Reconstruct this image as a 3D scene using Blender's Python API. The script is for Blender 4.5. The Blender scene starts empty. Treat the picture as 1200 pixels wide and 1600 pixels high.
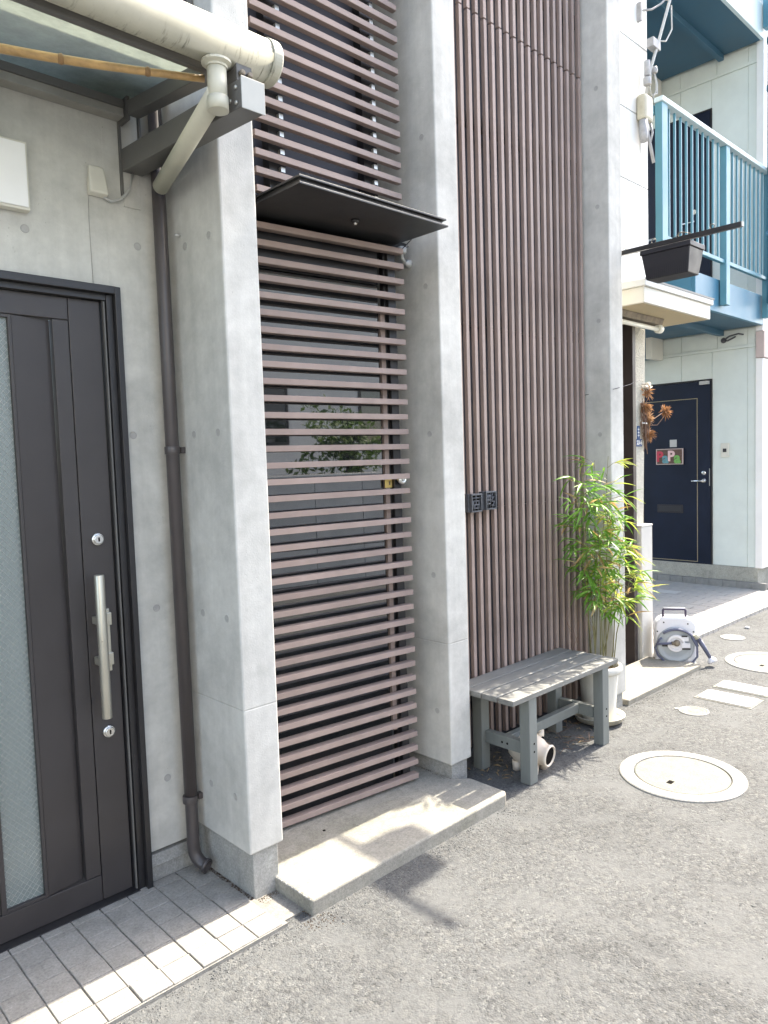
import bpy, bmesh, math, random
from mathutils import Vector, Matrix
random.seed(7)
S = bpy.context.scene
COL = S.collection
PI = math.pi

# ------------------------------------------------------------------ camera, sky, sun, exposure
cam = bpy.data.cameras.new('camera')
cam.sensor_fit = 'VERTICAL'
cam.sensor_height = 24.0
cam.lens = 1146.35 * 24.0 / 1600.0
cam.clip_start = 0.05
cam.clip_end = 500
camo = bpy.data.objects.new('camera', cam)
COL.objects.link(camo)
yaw, pit, rol = 0.761632, 0.0687062, -0.0321206
fw = Vector((math.sin(yaw) * math.cos(pit), math.cos(yaw) * math.cos(pit), -math.sin(pit)))
r0 = Vector((math.cos(yaw), -math.sin(yaw), 0))
u0 = r0.cross(fw)
rr = math.cos(rol) * r0 + math.sin(rol) * u0
uu = -math.sin(rol) * r0 + math.cos(rol) * u0
bk = -fw
camo.matrix_world = Matrix(((rr.x, uu.x, bk.x, 0), (rr.y, uu.y, bk.y, 0), (rr.z, uu.z, bk.z, 1.5), (0, 0, 0, 1)))
S.camera = camo

SUN_EL = math.radians(49)
world = bpy.data.worlds.new('World')
S.world = world
world.use_nodes = True
wt = world.node_tree
for n in list(wt.nodes):
    wt.nodes.remove(n)
sky = wt.nodes.new('ShaderNodeTexSky')
sky.sky_type = 'NISHITA'
sky.sun_disc = False
sky.sun_elevation = SUN_EL
sky.sun_rotation = math.radians(91)
sky.air_density = 0.8
sky.dust_density = 1.8
sky.ozone_density = 0.6
bg = wt.nodes.new('ShaderNodeBackground')
bg.inputs['Strength'].default_value = 0.15
wo = wt.nodes.new('ShaderNodeOutputWorld')
wt.links.new(sky.outputs[0], bg.inputs['Color'])
wt.links.new(bg.outputs[0], wo.inputs['Surface'])

sl = bpy.data.lights.new('sun', 'SUN')
sl.energy = 2.3
sl.angle = math.radians(0.75)
sl.color = (1.0, 0.99, 0.965)
so = bpy.data.objects.new('sun', sl)
COL.objects.link(so)
sdir = Vector((math.cos(SUN_EL), -0.008, math.sin(SUN_EL))).normalized()
so.rotation_euler = sdir.to_track_quat('Z', 'Y').to_euler()
so.location = sdir * 30

S.view_settings.view_transform = 'Standard'
S.view_settings.look = 'None'
S.view_settings.exposure = 2.73
S.view_settings.use_white_balance = True
S.view_settings.white_balance_temperature = 7600
S.view_settings.white_balance_tint = 10
S.view_settings.gamma = 1.0
S.view_settings.use_curve_mapping = False
S.render.film_transparent = False

# ------------------------------------------------------------------ materials
def newmat(name):
    m = bpy.data.materials.new(name)
    m.use_nodes = True
    nt = m.node_tree
    b = nt.nodes['Principled BSDF']
    return m, nt, b

def N(nt, t, **kw):
    n = nt.nodes.new(t)
    for k, v in kw.items():
        if k.startswith('i_'):
            key = k[2:]
            n.inputs[int(key) if key.isdigit() else key].default_value = v
        else:
            setattr(n, k, v)
    return n

def ramp(nt, src, stops):
    r = nt.nodes.new('ShaderNodeValToRGB')
    while len(r.color_ramp.elements) < len(stops):
        r.color_ramp.elements.new(0.5)
    for e, (p, c) in zip(r.color_ramp.elements, stops):
        e.position = p
        e.color = (c[0], c[1], c[2], 1) if isinstance(c, tuple) else (c, c, c, 1)
    nt.links.new(src, r.inputs[0])
    return r

def mixc(nt, fac, a, b, mode='MIX'):
    m = nt.nodes.new('ShaderNodeMix')
    m.data_type = 'RGBA'
    m.blend_type = mode
    for sock, v in ((m.inputs[0], fac), (m.inputs[6], a), (m.inputs[7], b)):
        if isinstance(v, (int, float)):
            sock.default_value = v if sock == m.inputs[0] else (v, v, v, 1)
        elif isinstance(v, tuple):
            sock.default_value = (v[0], v[1], v[2], 1)
        else:
            nt.links.new(v, sock)
    return m.outputs[2]

def simple(name, col, rough=0.5, metal=0.0, var=0.12, scale=9.0, bump=0.0, bscale=60.0, spec=0.5, objvar=0.0, stretch=None):
    """painted / plain surface: slight mottling in colour and gloss, optional fine relief"""
    m, nt, b = newmat(name)
    tc = N(nt, 'ShaderNodeTexCoord')
    src = tc.outputs['Object']
    if stretch:
        mp = N(nt, 'ShaderNodeMapping')
        mp.inputs['Scale'].default_value = stretch
        nt.links.new(src, mp.inputs['Vector'])
        src = mp.outputs[0]
    n1 = N(nt, 'ShaderNodeTexNoise', i_Scale=scale, i_Detail=6.0, i_Roughness=0.62)
    nt.links.new(src, n1.inputs['Vector'])
    lo = tuple(c * (1 - var) for c in col)
    hi = tuple(min(1, c * (1 + var)) for c in col)
    rp = ramp(nt, n1.outputs['Fac'], [(0.32, lo), (0.68, hi)])
    out = rp.outputs[0]
    if objvar:
        oi = N(nt, 'ShaderNodeObjectInfo')
        r2 = ramp(nt, oi.outputs['Random'], [(0, 1 - objvar), (1, 1 + objvar)])
        out = mixc(nt, 1.0, out, r2.outputs[0], 'MULTIPLY')
    nt.links.new(out, b.inputs['Base Color'])
    b.inputs['Metallic'].default_value = metal
    b.inputs['Specular IOR Level'].default_value = spec
    rr_ = ramp(nt, n1.outputs['Fac'], [(0.3, max(0.02, rough - 0.08)), (0.7, min(1, rough + 0.08))])
    nt.links.new(rr_.outputs[0], b.inputs['Roughness'])
    if bump:
        n2 = N(nt, 'ShaderNodeTexNoise', i_Scale=bscale, i_Detail=5.0, i_Roughness=0.6)
        nt.links.new(src, n2.inputs['Vector'])
        bp = N(nt, 'ShaderNodeBump', i_Strength=1.0, i_Distance=bump)
        nt.links.new(n2.outputs['Fac'], bp.inputs['Height'])
        nt.links.new(bp.outputs[0], b.inputs['Normal'])
    return m

def concrete(name, base=(0.40, 0.395, 0.38), stain=0.55, streak=True, pits=0.6, joints=None, rough=0.8):
    m, nt, b = newmat(name)
    g = N(nt, 'ShaderNodeNewGeometry')
    P = g.outputs['Position']
    big = N(nt, 'ShaderNodeTexNoise', i_Scale=2.3, i_Detail=7.0, i_Roughness=0.62, i_Distortion=0.4)
    nt.links.new(P, big.inputs['Vector'])
    c1 = ramp(nt, big.outputs['Fac'], [(0.28, tuple(c * (1 - 0.30 * stain) for c in base)), (0.52, base), (0.75, tuple(min(1, c * (1 + 0.16 * stain)) for c in base))])
    col = c1.outputs[0]
    mid = N(nt, 'ShaderNodeTexNoise', i_Scale=14.0, i_Detail=6.0, i_Roughness=0.7)
    nt.links.new(P, mid.inputs['Vector'])
    c2 = ramp(nt, mid.outputs['Fac'], [(0.3, 0.86), (0.7, 1.07)])
    col = mixc(nt, 1.0, col, c2.outputs[0], 'MULTIPLY')
    if streak:
        mp = N(nt, 'ShaderNodeMapping')
        mp.inputs['Scale'].default_value = (22, 22, 0.9)
        nt.links.new(P, mp.inputs['Vector'])
        st = N(nt, 'ShaderNodeTexNoise', i_Scale=1.0, i_Detail=5.0, i_Roughness=0.6)
        nt.links.new(mp.outputs[0], st.inputs['Vector'])
        c3 = ramp(nt, st.outputs['Fac'], [(0.30, 0.93), (0.62, 1.03)])
        col = mixc(nt, 1.0, col, c3.outputs[0], 'MULTIPLY')
    # bug holes
    vo = N(nt, 'ShaderNodeTexVoronoi', i_Scale=34.0)
    nt.links.new(P, vo.inputs['Vector'])
    hol = ramp(nt, vo.outputs['Distance'], [(0.035, 0.0), (0.065, 1.0)])
    gate = N(nt, 'ShaderNodeTexNoise', i_Scale=5.0, i_Detail=3.0)
    nt.links.new(P, gate.inputs['Vector'])
    gr = ramp(nt, gate.outputs['Fac'], [(0.50, 1.0), (0.58, 0.0)])
    pit_ = N(nt, 'ShaderNodeMath', operation='MAXIMUM')
    nt.links.new(hol.outputs[0], pit_.inputs[0])
    nt.links.new(gr.outputs[0], pit_.inputs[1])
    c4 = ramp(nt, pit_.outputs[0], [(0.0, 1 - 0.45 * pits), (1.0, 1.0)])
    col = mixc(nt, 1.0, col, c4.outputs[0], 'MULTIPLY')
    hgt = pit_.outputs[0]
    if joints:
        sp = N(nt, 'ShaderNodeSeparateXYZ')
        nt.links.new(P, sp.inputs[0])
        z0, pitch = joints
        a = N(nt, 'ShaderNodeMath', operation='SUBTRACT', i_1=z0 - pitch / 2)
        nt.links.new(sp.outputs[2], a.inputs[0])
        mo = N(nt, 'ShaderNodeMath', operation='MODULO', i_1=pitch)
        nt.links.new(a.outputs[0], mo.inputs[0])
        s2 = N(nt, 'ShaderNodeMath', operation='SUBTRACT', i_1=pitch / 2)
        nt.links.new(mo.outputs[0], s2.inputs[0])
        ab = N(nt, 'ShaderNodeMath', operation='ABSOLUTE')
        nt.links.new(s2.outputs[0], ab.inputs[0])
        jr = ramp(nt, ab.outputs[0], [(0.0012, 0.0), (0.003, 1.0)])
        c5 = ramp(nt, jr.outputs[0], [(0, 0.92), (1, 1.0)])
        col = mixc(nt, 1.0, col, c5.outputs[0], 'MULTIPLY')
        mn = N(nt, 'ShaderNodeMath', operation='MINIMUM')
        nt.links.new(jr.outputs[0], mn.inputs[0])
        nt.links.new(hgt, mn.inputs[1])
        hgt = mn.outputs[0]
    nt.links.new(col, b.inputs['Base Color'])
    b.inputs['Roughness'].default_value = rough
    b.inputs['Specular IOR Level'].default_value = 0.35
    fine = N(nt, 'ShaderNodeTexNoise', i_Scale=160.0, i_Detail=4.0)
    nt.links.new(P, fine.inputs['Vector'])
    b1 = N(nt, 'ShaderNodeBump', i_Strength=0.5, i_Distance=0.0012)
    nt.links.new(fine.outputs['Fac'], b1.inputs['Height'])
    b2 = N(nt, 'ShaderNodeBump', i_Strength=0.8, i_Distance=0.002)
    nt.links.new(hgt, b2.inputs['Height'])
    nt.links.new(b1.outputs[0], b2.inputs['Normal'])
    nt.links.new(b2.outputs[0], b.inputs['Normal'])
    return m

def rough_concrete(name, base, dirt=(0.10, 0.105, 0.085), amt=0.5, scale=3.0, speck=True):
    m, nt, b = newmat(name)
    g = N(nt, 'ShaderNodeNewGeometry')
    P = g.outputs['Position']
    a = N(nt, 'ShaderNodeTexNoise', i_Scale=scale, i_Detail=9.0, i_Roughness=0.7, i_Distortion=0.6)
    nt.links.new(P, a.inputs['Vector'])
    f = ramp(nt, a.outputs['Fac'], [(0.50, 0.0), (0.72, amt)])
    col = mixc(nt, f.outputs[0], base, dirt)
    s = N(nt, 'ShaderNodeTexNoise', i_Scale=120.0, i_Detail=4.0, i_Roughness=0.75)
    nt.links.new(P, s.inputs['Vector'])
    sr = ramp(nt, s.outputs['Fac'], [(0.3, 0.72), (0.7, 1.18)])
    col = mixc(nt, 1.0, col, sr.outputs[0], 'MULTIPLY')
    s3 = N(nt, 'ShaderNodeTexNoise', i_Scale=18.0, i_Detail=6.0, i_Roughness=0.7)
    nt.links.new(P, s3.inputs['Vector'])
    sr3 = ramp(nt, s3.outputs['Fac'], [(0.3, 0.85), (0.7, 1.1)])
    col = mixc(nt, 1.0, col, sr3.outputs[0], 'MULTIPLY')
    nt.links.new(col, b.inputs['Base Color'])
    b.inputs['Roughness'].default_value = 0.9
    b.inputs['Specular IOR Level'].default_value = 0.25
    bp = N(nt, 'ShaderNodeBump', i_Strength=0.7, i_Distance=0.0025)
    nt.links.new(s.outputs['Fac'], bp.inputs['Height'])
    nt.links.new(bp.outputs[0], b.inputs['Normal'])
    return m

def asphalt():
    m, nt, b = newmat('asphalt')
    g = N(nt, 'ShaderNodeNewGeometry')
    P = g.outputs['Position']
    wob = N(nt, 'ShaderNodeTexNoise', i_Scale=30.0, i_Detail=3.0)
    nt.links.new(P, wob.inputs['Vector'])
    wv = N(nt, 'ShaderNodeVectorMath', operation='SCALE')
    wv.inputs[3].default_value = 0.012
    nt.links.new(wob.outputs['Color'], wv.inputs[0])
    P2 = N(nt, 'ShaderNodeVectorMath', operation='ADD')
    nt.links.new(P, P2.inputs[0])
    nt.links.new(wv.outputs[0], P2.inputs[1])
    v1 = N(nt, 'ShaderNodeTexVoronoi', i_Scale=150.0, i_Randomness=1.0)
    nt.links.new(P2.outputs[0], v1.inputs['Vector'])
    v2 = N(nt, 'ShaderNodeTexVoronoi', i_Scale=62.0, i_Randomness=1.0)
    nt.links.new(P2.outputs[0], v2.inputs['Vector'])
    sep = N(nt, 'ShaderNodeSeparateColor')
    nt.links.new(v1.outputs['Color'], sep.inputs[0])
    stone = ramp(nt, sep.outputs[0], [(0.0, (0.074, 0.076, 0.076)), (0.45, (0.092, 0.096, 0.097)), (0.85, (0.107, 0.111, 0.110)), (1.0, (0.150, 0.152, 0.147))])
    sep2 = N(nt, 'ShaderNodeSeparateColor')
    nt.links.new(v2.outputs['Color'], sep2.inputs[0])
    stone2 = ramp(nt, sep2.outputs[0], [(0.0, (0.070, 0.072, 0.073)), (0.6, (0.096, 0.098, 0.096)), (1.0, (0.125, 0.127, 0.123))])
    pick = ramp(nt, sep2.outputs[1], [(0.50, 0.0), (0.56, 1.0)])
    col = mixc(nt, pick.outputs[0], stone.outputs[0], stone2.outputs[0])
    # open binder between the stones, in irregular patches
    po = N(nt, 'ShaderNodeTexNoise', i_Scale=46.0, i_Detail=5.0, i_Roughness=0.7)
    nt.links.new(P, po.inputs['Vector'])
    pr = ramp(nt, po.outputs['Fac'], [(0.36, 0.64), (0.46, 1.0)])
    col = mixc(nt, 1.0, col, pr.outputs[0], 'MULTIPLY')
    w = N(nt, 'ShaderNodeTexNoise', i_Scale=1.6, i_Detail=8.0, i_Roughness=0.66, i_Distortion=0.8)
    nt.links.new(P, w.inputs['Vector'])
    wr = ramp(nt, w.outputs['Fac'], [(0.30, 0.82), (0.50, 1.0), (0.70, 1.14)])
    col = mixc(nt, 1.0, col, wr.outputs[0], 'MULTIPLY')
    du = N(nt, 'ShaderNodeTexNoise', i_Scale=4.0, i_Detail=9.0, i_Roughness=0.72, i_Distortion=0.5)
    nt.links.new(P, du.inputs['Vector'])
    dr = ramp(nt, du.outputs['Fac'], [(0.46, 0.0), (0.66, 0.85)])
    col = mixc(nt, dr.outputs[0], col, (0.108, 0.112, 0.112))
    nt.links.new(col, b.inputs['Base Color'])
    b.inputs['Roughness'].default_value = 0.9
    b.inputs['Specular IOR Level'].default_value = 0.22
    h1 = ramp(nt, v1.outputs['Distance'], [(0.0, 1.0), (0.75, 0.0)])
    h2 = ramp(nt, v2.outputs['Distance'], [(0.0, 1.0), (0.8, 0.0)])
    hm = N(nt, 'ShaderNodeMath', operation='ADD')
    nt.links.new(h1.outputs[0], hm.inputs[0])
    nt.links.new(h2.outputs[0], hm.inputs[1])
    hm2 = N(nt, 'ShaderNodeMath', operation='ADD')
    nt.links.new(hm.outputs[0], hm2.inputs[0])
    nt.links.new(pr.outputs[0], hm2.inputs[1])
    fl = N(nt, 'ShaderNodeMath', operation='MULTIPLY_ADD')
    inv = N(nt, 'ShaderNodeMath', operation='SUBTRACT', i_0=1.0)
    nt.links.new(dr.outputs[0], inv.inputs[1])
    hm3 = N(nt, 'ShaderNodeMath', operation='MULTIPLY')
    nt.links.new(hm2.outputs[0], hm3.inputs[0])
    nt.links.new(inv.outputs[0], hm3.inputs[1])
    bp = N(nt, 'ShaderNodeBump', i_Strength=0.8, i_Distance=0.0026)
    nt.links.new(hm3.outputs[0], bp.inputs['Height'])
    nt.links.new(bp.outputs[0], b.inputs['Normal'])
    return m

def glass_dark(name, tint=(0.012, 0.014, 0.016), rough=0.02, ior=1.55):
    m, nt, b = newmat(name)
    b.inputs['Base Color'].default_value = (*tint, 1)
    b.inputs['Roughness'].default_value = rough
    b.inputs['IOR'].default_value = ior
    b.inputs['Specular IOR Level'].default_value = 0.7
    tc = N(nt, 'ShaderNodeTexCoord')
    n1 = N(nt, 'ShaderNodeTexNoise', i_Scale=1.2, i_Detail=1.0)
    nt.links.new(tc.outputs['Object'], n1.inputs['Vector'])
    bp = N(nt, 'ShaderNodeBump', i_Strength=0.12, i_Distance=0.01)
    nt.links.new(n1.outputs['Fac'], bp.inputs['Height'])
    nt.links.new(bp.outputs[0], b.inputs['Normal'])
    return m

def clear_glass(name, tint=(0.80, 0.90, 0.86), frac=0.72):
    m, nt, b = newmat(name)
    nt.nodes.remove(b)
    tr = N(nt, 'ShaderNodeBsdfTransparent')
    tr.inputs['Color'].default_value = (*tint, 1)
    gl = N(nt, 'ShaderNodeBsdfGlossy')
    gl.inputs['Roughness'].default_value = 0.04
    df = N(nt, 'ShaderNodeBsdfTranslucent')
    df.inputs['Color'].default_value = (0.58, 0.61, 0.55, 1)
    fr = N(nt, 'ShaderNodeFresnel', i_IOR=1.5)
    g = N(nt, 'ShaderNodeNewGeometry')
    ns = N(nt, 'ShaderNodeTexNoise', i_Scale=6.0, i_Detail=7.0, i_Roughness=0.7)
    nt.links.new(g.outputs['Position'], ns.inputs['Vector'])
    dr = ramp(nt, ns.outputs['Fac'], [(0.35, 0.50), (0.7, 0.80)])
    m1 = N(nt, 'ShaderNodeMixShader')
    nt.links.new(dr.outputs[0], m1.inputs[0])
    nt.links.new(tr.outputs[0], m1.inputs[1])
    nt.links.new(df.outputs[0], m1.inputs[2])
    m2 = N(nt, 'ShaderNodeMixShader')
    nt.links.new(fr.outputs[0], m2.inputs[0])
    nt.links.new(m1.outputs[0], m2.inputs[1])
    nt.links.new(gl.outputs[0], m2.inputs[2])
    nt.links.new(m2.outputs[0], nt.nodes['Material Output'].inputs['Surface'])
    return m

def leafmat(name, c1, c2):
    m, nt, b = newmat(name)
    oi = N(nt, 'ShaderNodeObjectInfo')
    r = ramp(nt, oi.outputs['Random'], [(0.0, c1), (1.0, c2)])
    tc = N(nt, 'ShaderNodeTexCoord')
    n1 = N(nt, 'ShaderNodeTexNoise', i_Scale=40.0, i_Detail=3.0)
    nt.links.new(tc.outputs['Object'], n1.inputs['Vector'])
    rv = ramp(nt, n1.outputs['Fac'], [(0.3, 0.8), (0.7, 1.15)])
    col = mixc(nt, 1.0, r.outputs[0], rv.outputs[0], 'MULTIPLY')
    nt.links.new(col, b.inputs['Base Color'])
    b.inputs['Roughness'].default_value = 0.42
    b.inputs['Specular IOR Level'].default_value = 0.4
    tl = N(nt, 'ShaderNodeBsdfTranslucent')
    nt.links.new(col, tl.inputs['Color'])
    mx = N(nt, 'ShaderNodeMixShader', i_0=0.38)
    nt.links.new(b.outputs[0], mx.inputs[1])
    nt.links.new(tl.outputs[0], mx.inputs[2])
    nt.links.new(mx.outputs[0], nt.nodes['Material Output'].inputs['Surface'])
    return m

M = {}
M['asphalt'] = asphalt()
M['concrete'] = concrete('cast_concrete', (0.51, 0.505, 0.47), joints=(0.68, 60.0), stain=0.85)
M['concrete_wall'] = concrete('cast_concrete_wall', (0.50, 0.495, 0.455), stain=0.8)
M['plinth'] = rough_concrete('plinth_concrete', (0.33, 0.33, 0.31), amt=0.55, scale=4.0)
M['cone'] = concrete('tie_cone_mortar', (0.37, 0.365, 0.345), streak=False)
M['step'] = rough_concrete('step_concrete', (0.285, 0.275, 0.24), dirt=(0.15, 0.15, 0.105), amt=0.6, scale=2.6)
M['apron'] = rough_concrete('apron_concrete', (0.285, 0.27, 0.228), dirt=(0.19, 0.17, 0.13), amt=0.5, scale=3.2)
M['mortar'] = rough_concrete('mortar', (0.25, 0.24, 0.218), amt=0.6, scale=8.0)
M['tile'] = rough_concrete('stone_tile', (0.285, 0.273, 0.248), dirt=(0.17, 0.163, 0.143), amt=0.5, scale=6.0)
M['slat'] = simple('taupe_slat', (0.285, 0.218, 0.192), 0.52, var=0.12, scale=5, bump=0.0004, bscale=220, objvar=0.10, spec=0.35)
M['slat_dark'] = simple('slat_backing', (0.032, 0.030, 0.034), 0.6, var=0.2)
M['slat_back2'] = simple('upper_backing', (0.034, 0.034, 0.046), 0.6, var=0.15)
M['door'] = simple('door_dark_grey', (0.040, 0.035, 0.034), 0.42, var=0.12, scale=4, bump=0.0002, bscale=300, spec=0.45)
M['frame_black'] = simple('frame_black', (0.018, 0.017, 0.018), 0.38, var=0.15, scale=6)
M['steel_black'] = simple('steel_black', (0.022, 0.023, 0.024), 0.4, var=0.35, scale=3.5, bump=0.0003, bscale=90)
M['beam'] = simple('beam_grey', (0.115, 0.112, 0.105), 0.48, var=0.10, scale=5, spec=0.4)
M['strip'] = simple('dull_strip', (0.27, 0.262, 0.235), 0.5, var=0.15, scale=8)
M['end_plate'] = simple('end_plate_grey', (0.36, 0.37, 0.345), 0.5, var=0.08, scale=8)
M['alu'] = simple('satin_aluminium', (0.46, 0.46, 0.43), 0.36, metal=0.75, var=0.08, scale=9)
M['handle'] = simple('champagne_metal', (0.47, 0.45, 0.38), 0.34, metal=0.7, var=0.06, scale=9)
M['chrome'] = simple('lock_metal', (0.62, 0.62, 0.60), 0.22, metal=0.95, var=0.06)
M['brass'] = simple('brass', (0.62, 0.45, 0.16), 0.35, metal=0.8, var=0.12)
def gutter_mat():
    m, nt, b = newmat('gutter_cream')
    g = N(nt, 'ShaderNodeNewGeometry')
    a = N(nt, 'ShaderNodeTexNoise', i_Scale=4.0, i_Detail=7.0, i_Roughness=0.65)
    nt.links.new(g.outputs['Position'], a.inputs['Vector'])
    c = ramp(nt, a.outputs['Fac'], [(0.3, (0.33, 0.325, 0.265)), (0.6, (0.43, 0.42, 0.345)), (0.8, (0.46, 0.45, 0.375))])
    mp = N(nt, 'ShaderNodeMapping')
    mp.inputs['Scale'].default_value = (55, 9, 9)
    nt.links.new(g.outputs['Position'], mp.inputs['Vector'])
    d = N(nt, 'ShaderNodeTexNoise', i_Scale=1.0, i_Detail=6.0, i_Roughness=0.72)
    nt.links.new(mp.outputs[0], d.inputs['Vector'])
    k = N(nt, 'ShaderNodeTexNoise', i_Scale=7.0, i_Detail=3.0)
    nt.links.new(g.outputs['Position'], k.inputs['Vector'])
    kr = ramp(nt, k.outputs['Fac'], [(0.40, 0.0), (0.58, 0.9)])
    dr = ramp(nt, d.outputs['Fac'], [(0.53, 0.0), (0.63, 1.0)])
    f = N(nt, 'ShaderNodeMath', operation='MULTIPLY')
    nt.links.new(kr.outputs[0], f.inputs[0])
    nt.links.new(dr.outputs[0], f.inputs[1])
    nt.links.new(mixc(nt, f.outputs[0], c.outputs[0], (0.10, 0.095, 0.075)), b.inputs['Base Color'])
    b.inputs['Roughness'].default_value = 0.5
    b.inputs['Specular IOR Level'].default_value = 0.4
    return m
M['gutter'] = gutter_mat()
M['pvc'] = simple('pipe_cream', (0.50, 0.485, 0.39), 0.45, var=0.10, scale=6)
M['downpipe'] = simple('pipe_brown', (0.060, 0.051, 0.050), 0.38, var=0.12, scale=6)
M['bamboo_dry'] = simple('dry_bamboo', (0.46, 0.29, 0.125), 0.42, var=0.28, scale=6, stretch=(3, 8, 8))
M['bamboo_node'] = simple('dry_bamboo_node', (0.26, 0.15, 0.065), 0.5, var=0.25, scale=20)
M['white_plastic'] = simple('white_plastic', (0.74, 0.74, 0.70), 0.42, var=0.04)
M['ivory'] = simple('ivory_plastic', (0.60, 0.58, 0.50), 0.45, var=0.06)
M['black_plastic'] = simple('black_plastic', (0.02, 0.02, 0.024), 0.5, var=0.2)
M['planter'] = simple('planter_plastic', (0.014, 0.013, 0.017), 0.5, var=0.12, scale=7)
M['bench'] = simple('bench_grey_green', (0.165, 0.168, 0.157), 0.6, var=0.2, scale=5, stretch=(1, 8, 8), bump=0.0005, bscale=50)
M['bench_leg'] = simple('bench_leg_grey', (0.165, 0.180, 0.170), 0.55, var=0.10, scale=5, stretch=(6, 6, 1), bump=0.0003, bscale=60)
M['pig'] = simple('unglazed_ceramic', (0.66, 0.575, 0.475), 0.5, var=0.12, scale=9)
M['hole'] = simple('dark_hollow', (0.010, 0.009, 0.008), 0.95, var=0.1, spec=0.05)
M['pot'] = simple('pot_white', (0.62, 0.605, 0.55), 0.45, var=0.10, scale=7, stretch=(4, 4, 1.0))
M['saucer'] = simple('saucer_stained', (0.46, 0.43, 0.35), 0.5, var=0.3, scale=9)
M['soil'] = simple('soil', (0.07, 0.048, 0.032), 0.95, var=0.4, scale=60, bump=0.006, bscale=90)
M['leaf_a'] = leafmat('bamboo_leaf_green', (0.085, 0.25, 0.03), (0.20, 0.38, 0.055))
M['leaf_b'] = leafmat('bamboo_leaf_sunlit_yellow', (0.36, 0.47, 0.075), (0.52, 0.52, 0.13))
M['leaf_dry'] = leafmat('bamboo_leaf_dry', (0.40, 0.24, 0.09), (0.55, 0.42, 0.22))
M['stem'] = simple('bamboo_stem', (0.16, 0.15, 0.06), 0.5, var=0.4, scale=14)
M['twig'] = simple('dry_twig', (0.20, 0.12, 0.085), 0.8, var=0.3, scale=30)
M['cloth'] = simple('white_cloth_tie', (0.74, 0.74, 0.72), 0.85, var=0.06)
M['n_white'] = simple('white_siding', (0.64, 0.64, 0.61), 0.6, var=0.03, scale=3)
M['n_trim'] = simple('cream_trim', (0.66, 0.63, 0.55), 0.55, var=0.05, scale=4)
M['n_soffit'] = simple('tan_soffit', (0.50, 0.41, 0.26), 0.6, var=0.06, scale=4)
M['pier'] = simple('pier_grey_render', (0.53, 0.515, 0.475), 0.85, var=0.06, scale=7, bump=0.0015, bscale=140)
M['stucco'] = simple('cream_stucco', (0.56, 0.54, 0.465), 0.95, var=0.10, scale=24, bump=0.02, bscale=85)
M['brown_door'] = simple('dark_brown_door', (0.040, 0.030, 0.028), 0.5, var=0.2, scale=5)
M['lamp_tube'] = simple('fluorescent_tube', (0.78, 0.77, 0.68), 0.35, var=0.03)
M['box_cream'] = simple('aged_cream_box', (0.40, 0.375, 0.29), 0.5, var=0.18, scale=12)
M['clamp_grey'] = simple('clamp_grey', (0.30, 0.30, 0.30), 0.5, var=0.2, scale=20)
M['galv'] = simple('weathered_galvanised', (0.20, 0.17, 0.13), 0.6, metal=0.4, var=0.4, scale=20)
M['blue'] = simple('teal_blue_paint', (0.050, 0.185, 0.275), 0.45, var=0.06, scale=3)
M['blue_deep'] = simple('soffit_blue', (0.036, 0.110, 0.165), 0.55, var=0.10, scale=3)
M['blue_light'] = simple('rail_teal_paint', (0.080, 0.235, 0.295), 0.42, var=0.05, scale=4)
M['blue_pale'] = simple('rail_cap_bleached_fascia', (0.55, 0.66, 0.68), 0.4, var=0.04, scale=4)
M['a_wall'] = simple('pale_green_siding', (0.60, 0.645, 0.60), 0.7, var=0.05, scale=4, bump=0.0008, bscale=120)
M['a_pier'] = simple('white_render', (0.78, 0.76, 0.73), 0.7, var=0.04, scale=4)
M['a_pink'] = simple('pinkish_beam', (0.50, 0.40, 0.365), 0.6, var=0.06)
M['navy'] = simple('navy_door', (0.0045, 0.0095, 0.024), 0.42, var=0.2, scale=4, spec=0.3)
M['brass_line'] = simple('gold_line', (0.27, 0.23, 0.145), 0.5, var=0.06)
M['dark_found'] = rough_concrete('foundation_grey', (0.36, 0.355, 0.31), amt=0.5, scale=5)
M['riser'] = simple('riser_tile', (0.20, 0.203, 0.195), 0.55, var=0.14, scale=20, objvar=0.08)
M['porch'] = simple('porch_tile', (0.34, 0.325, 0.30), 0.6, var=0.12, scale=25, objvar=0.06)
M['grout'] = simple('grout', (0.20, 0.195, 0.185), 0.9, var=0.1)
M['man'] = rough_concrete('manhole_concrete', (0.32, 0.315, 0.292), dirt=(0.30, 0.29, 0.25), amt=0.4, scale=5)
M['man_in'] = rough_concrete('manhole_lid', (0.212, 0.207, 0.18), dirt=(0.145, 0.23, 0.19), amt=0.5, scale=8)
M['road_white'] = rough_concrete('white_lid', (0.46, 0.46, 0.46), dirt=(0.45, 0.45, 0.44), amt=0.35, scale=7)
M['reel_white'] = simple('reel_white', (0.66, 0.66, 0.69), 0.42, var=0.05)
M['reel_grey'] = simple('reel_grey', (0.33, 0.365, 0.395), 0.42, var=0.06)
M['reel_hose'] = simple('hose_blue_grey', (0.085, 0.095, 0.15), 0.5, var=0.1)
M['reel_handle'] = simple('reel_handle_purple', (0.042, 0.032, 0.065), 0.45, var=0.1)
M['sign_blue'] = simple('address_plate_blue', (0.02, 0.07, 0.19), 0.4, var=0.06)
M['sign_white'] = simple('plate_white', (0.78, 0.78, 0.76), 0.5, var=0.02)
M['plaque'] = simple('cast_plaque', (0.085, 0.092, 0.105), 0.45, metal=0.35, var=0.25, scale=60)
M['wood_sign'] = simple('wood_name_board', (0.115, 0.062, 0.045), 0.6, var=0.3, scale=10, stretch=(1, 1, 8))
M['red'] = simple('letter_red', (0.50, 0.045, 0.075), 0.5, var=0.08)
M['teal'] = simple('letter_teal', (0.10, 0.27, 0.30), 0.5, var=0.08)
M['pink'] = simple('letter_pink', (0.72, 0.48, 0.46), 0.5, var=0.08)
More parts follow.
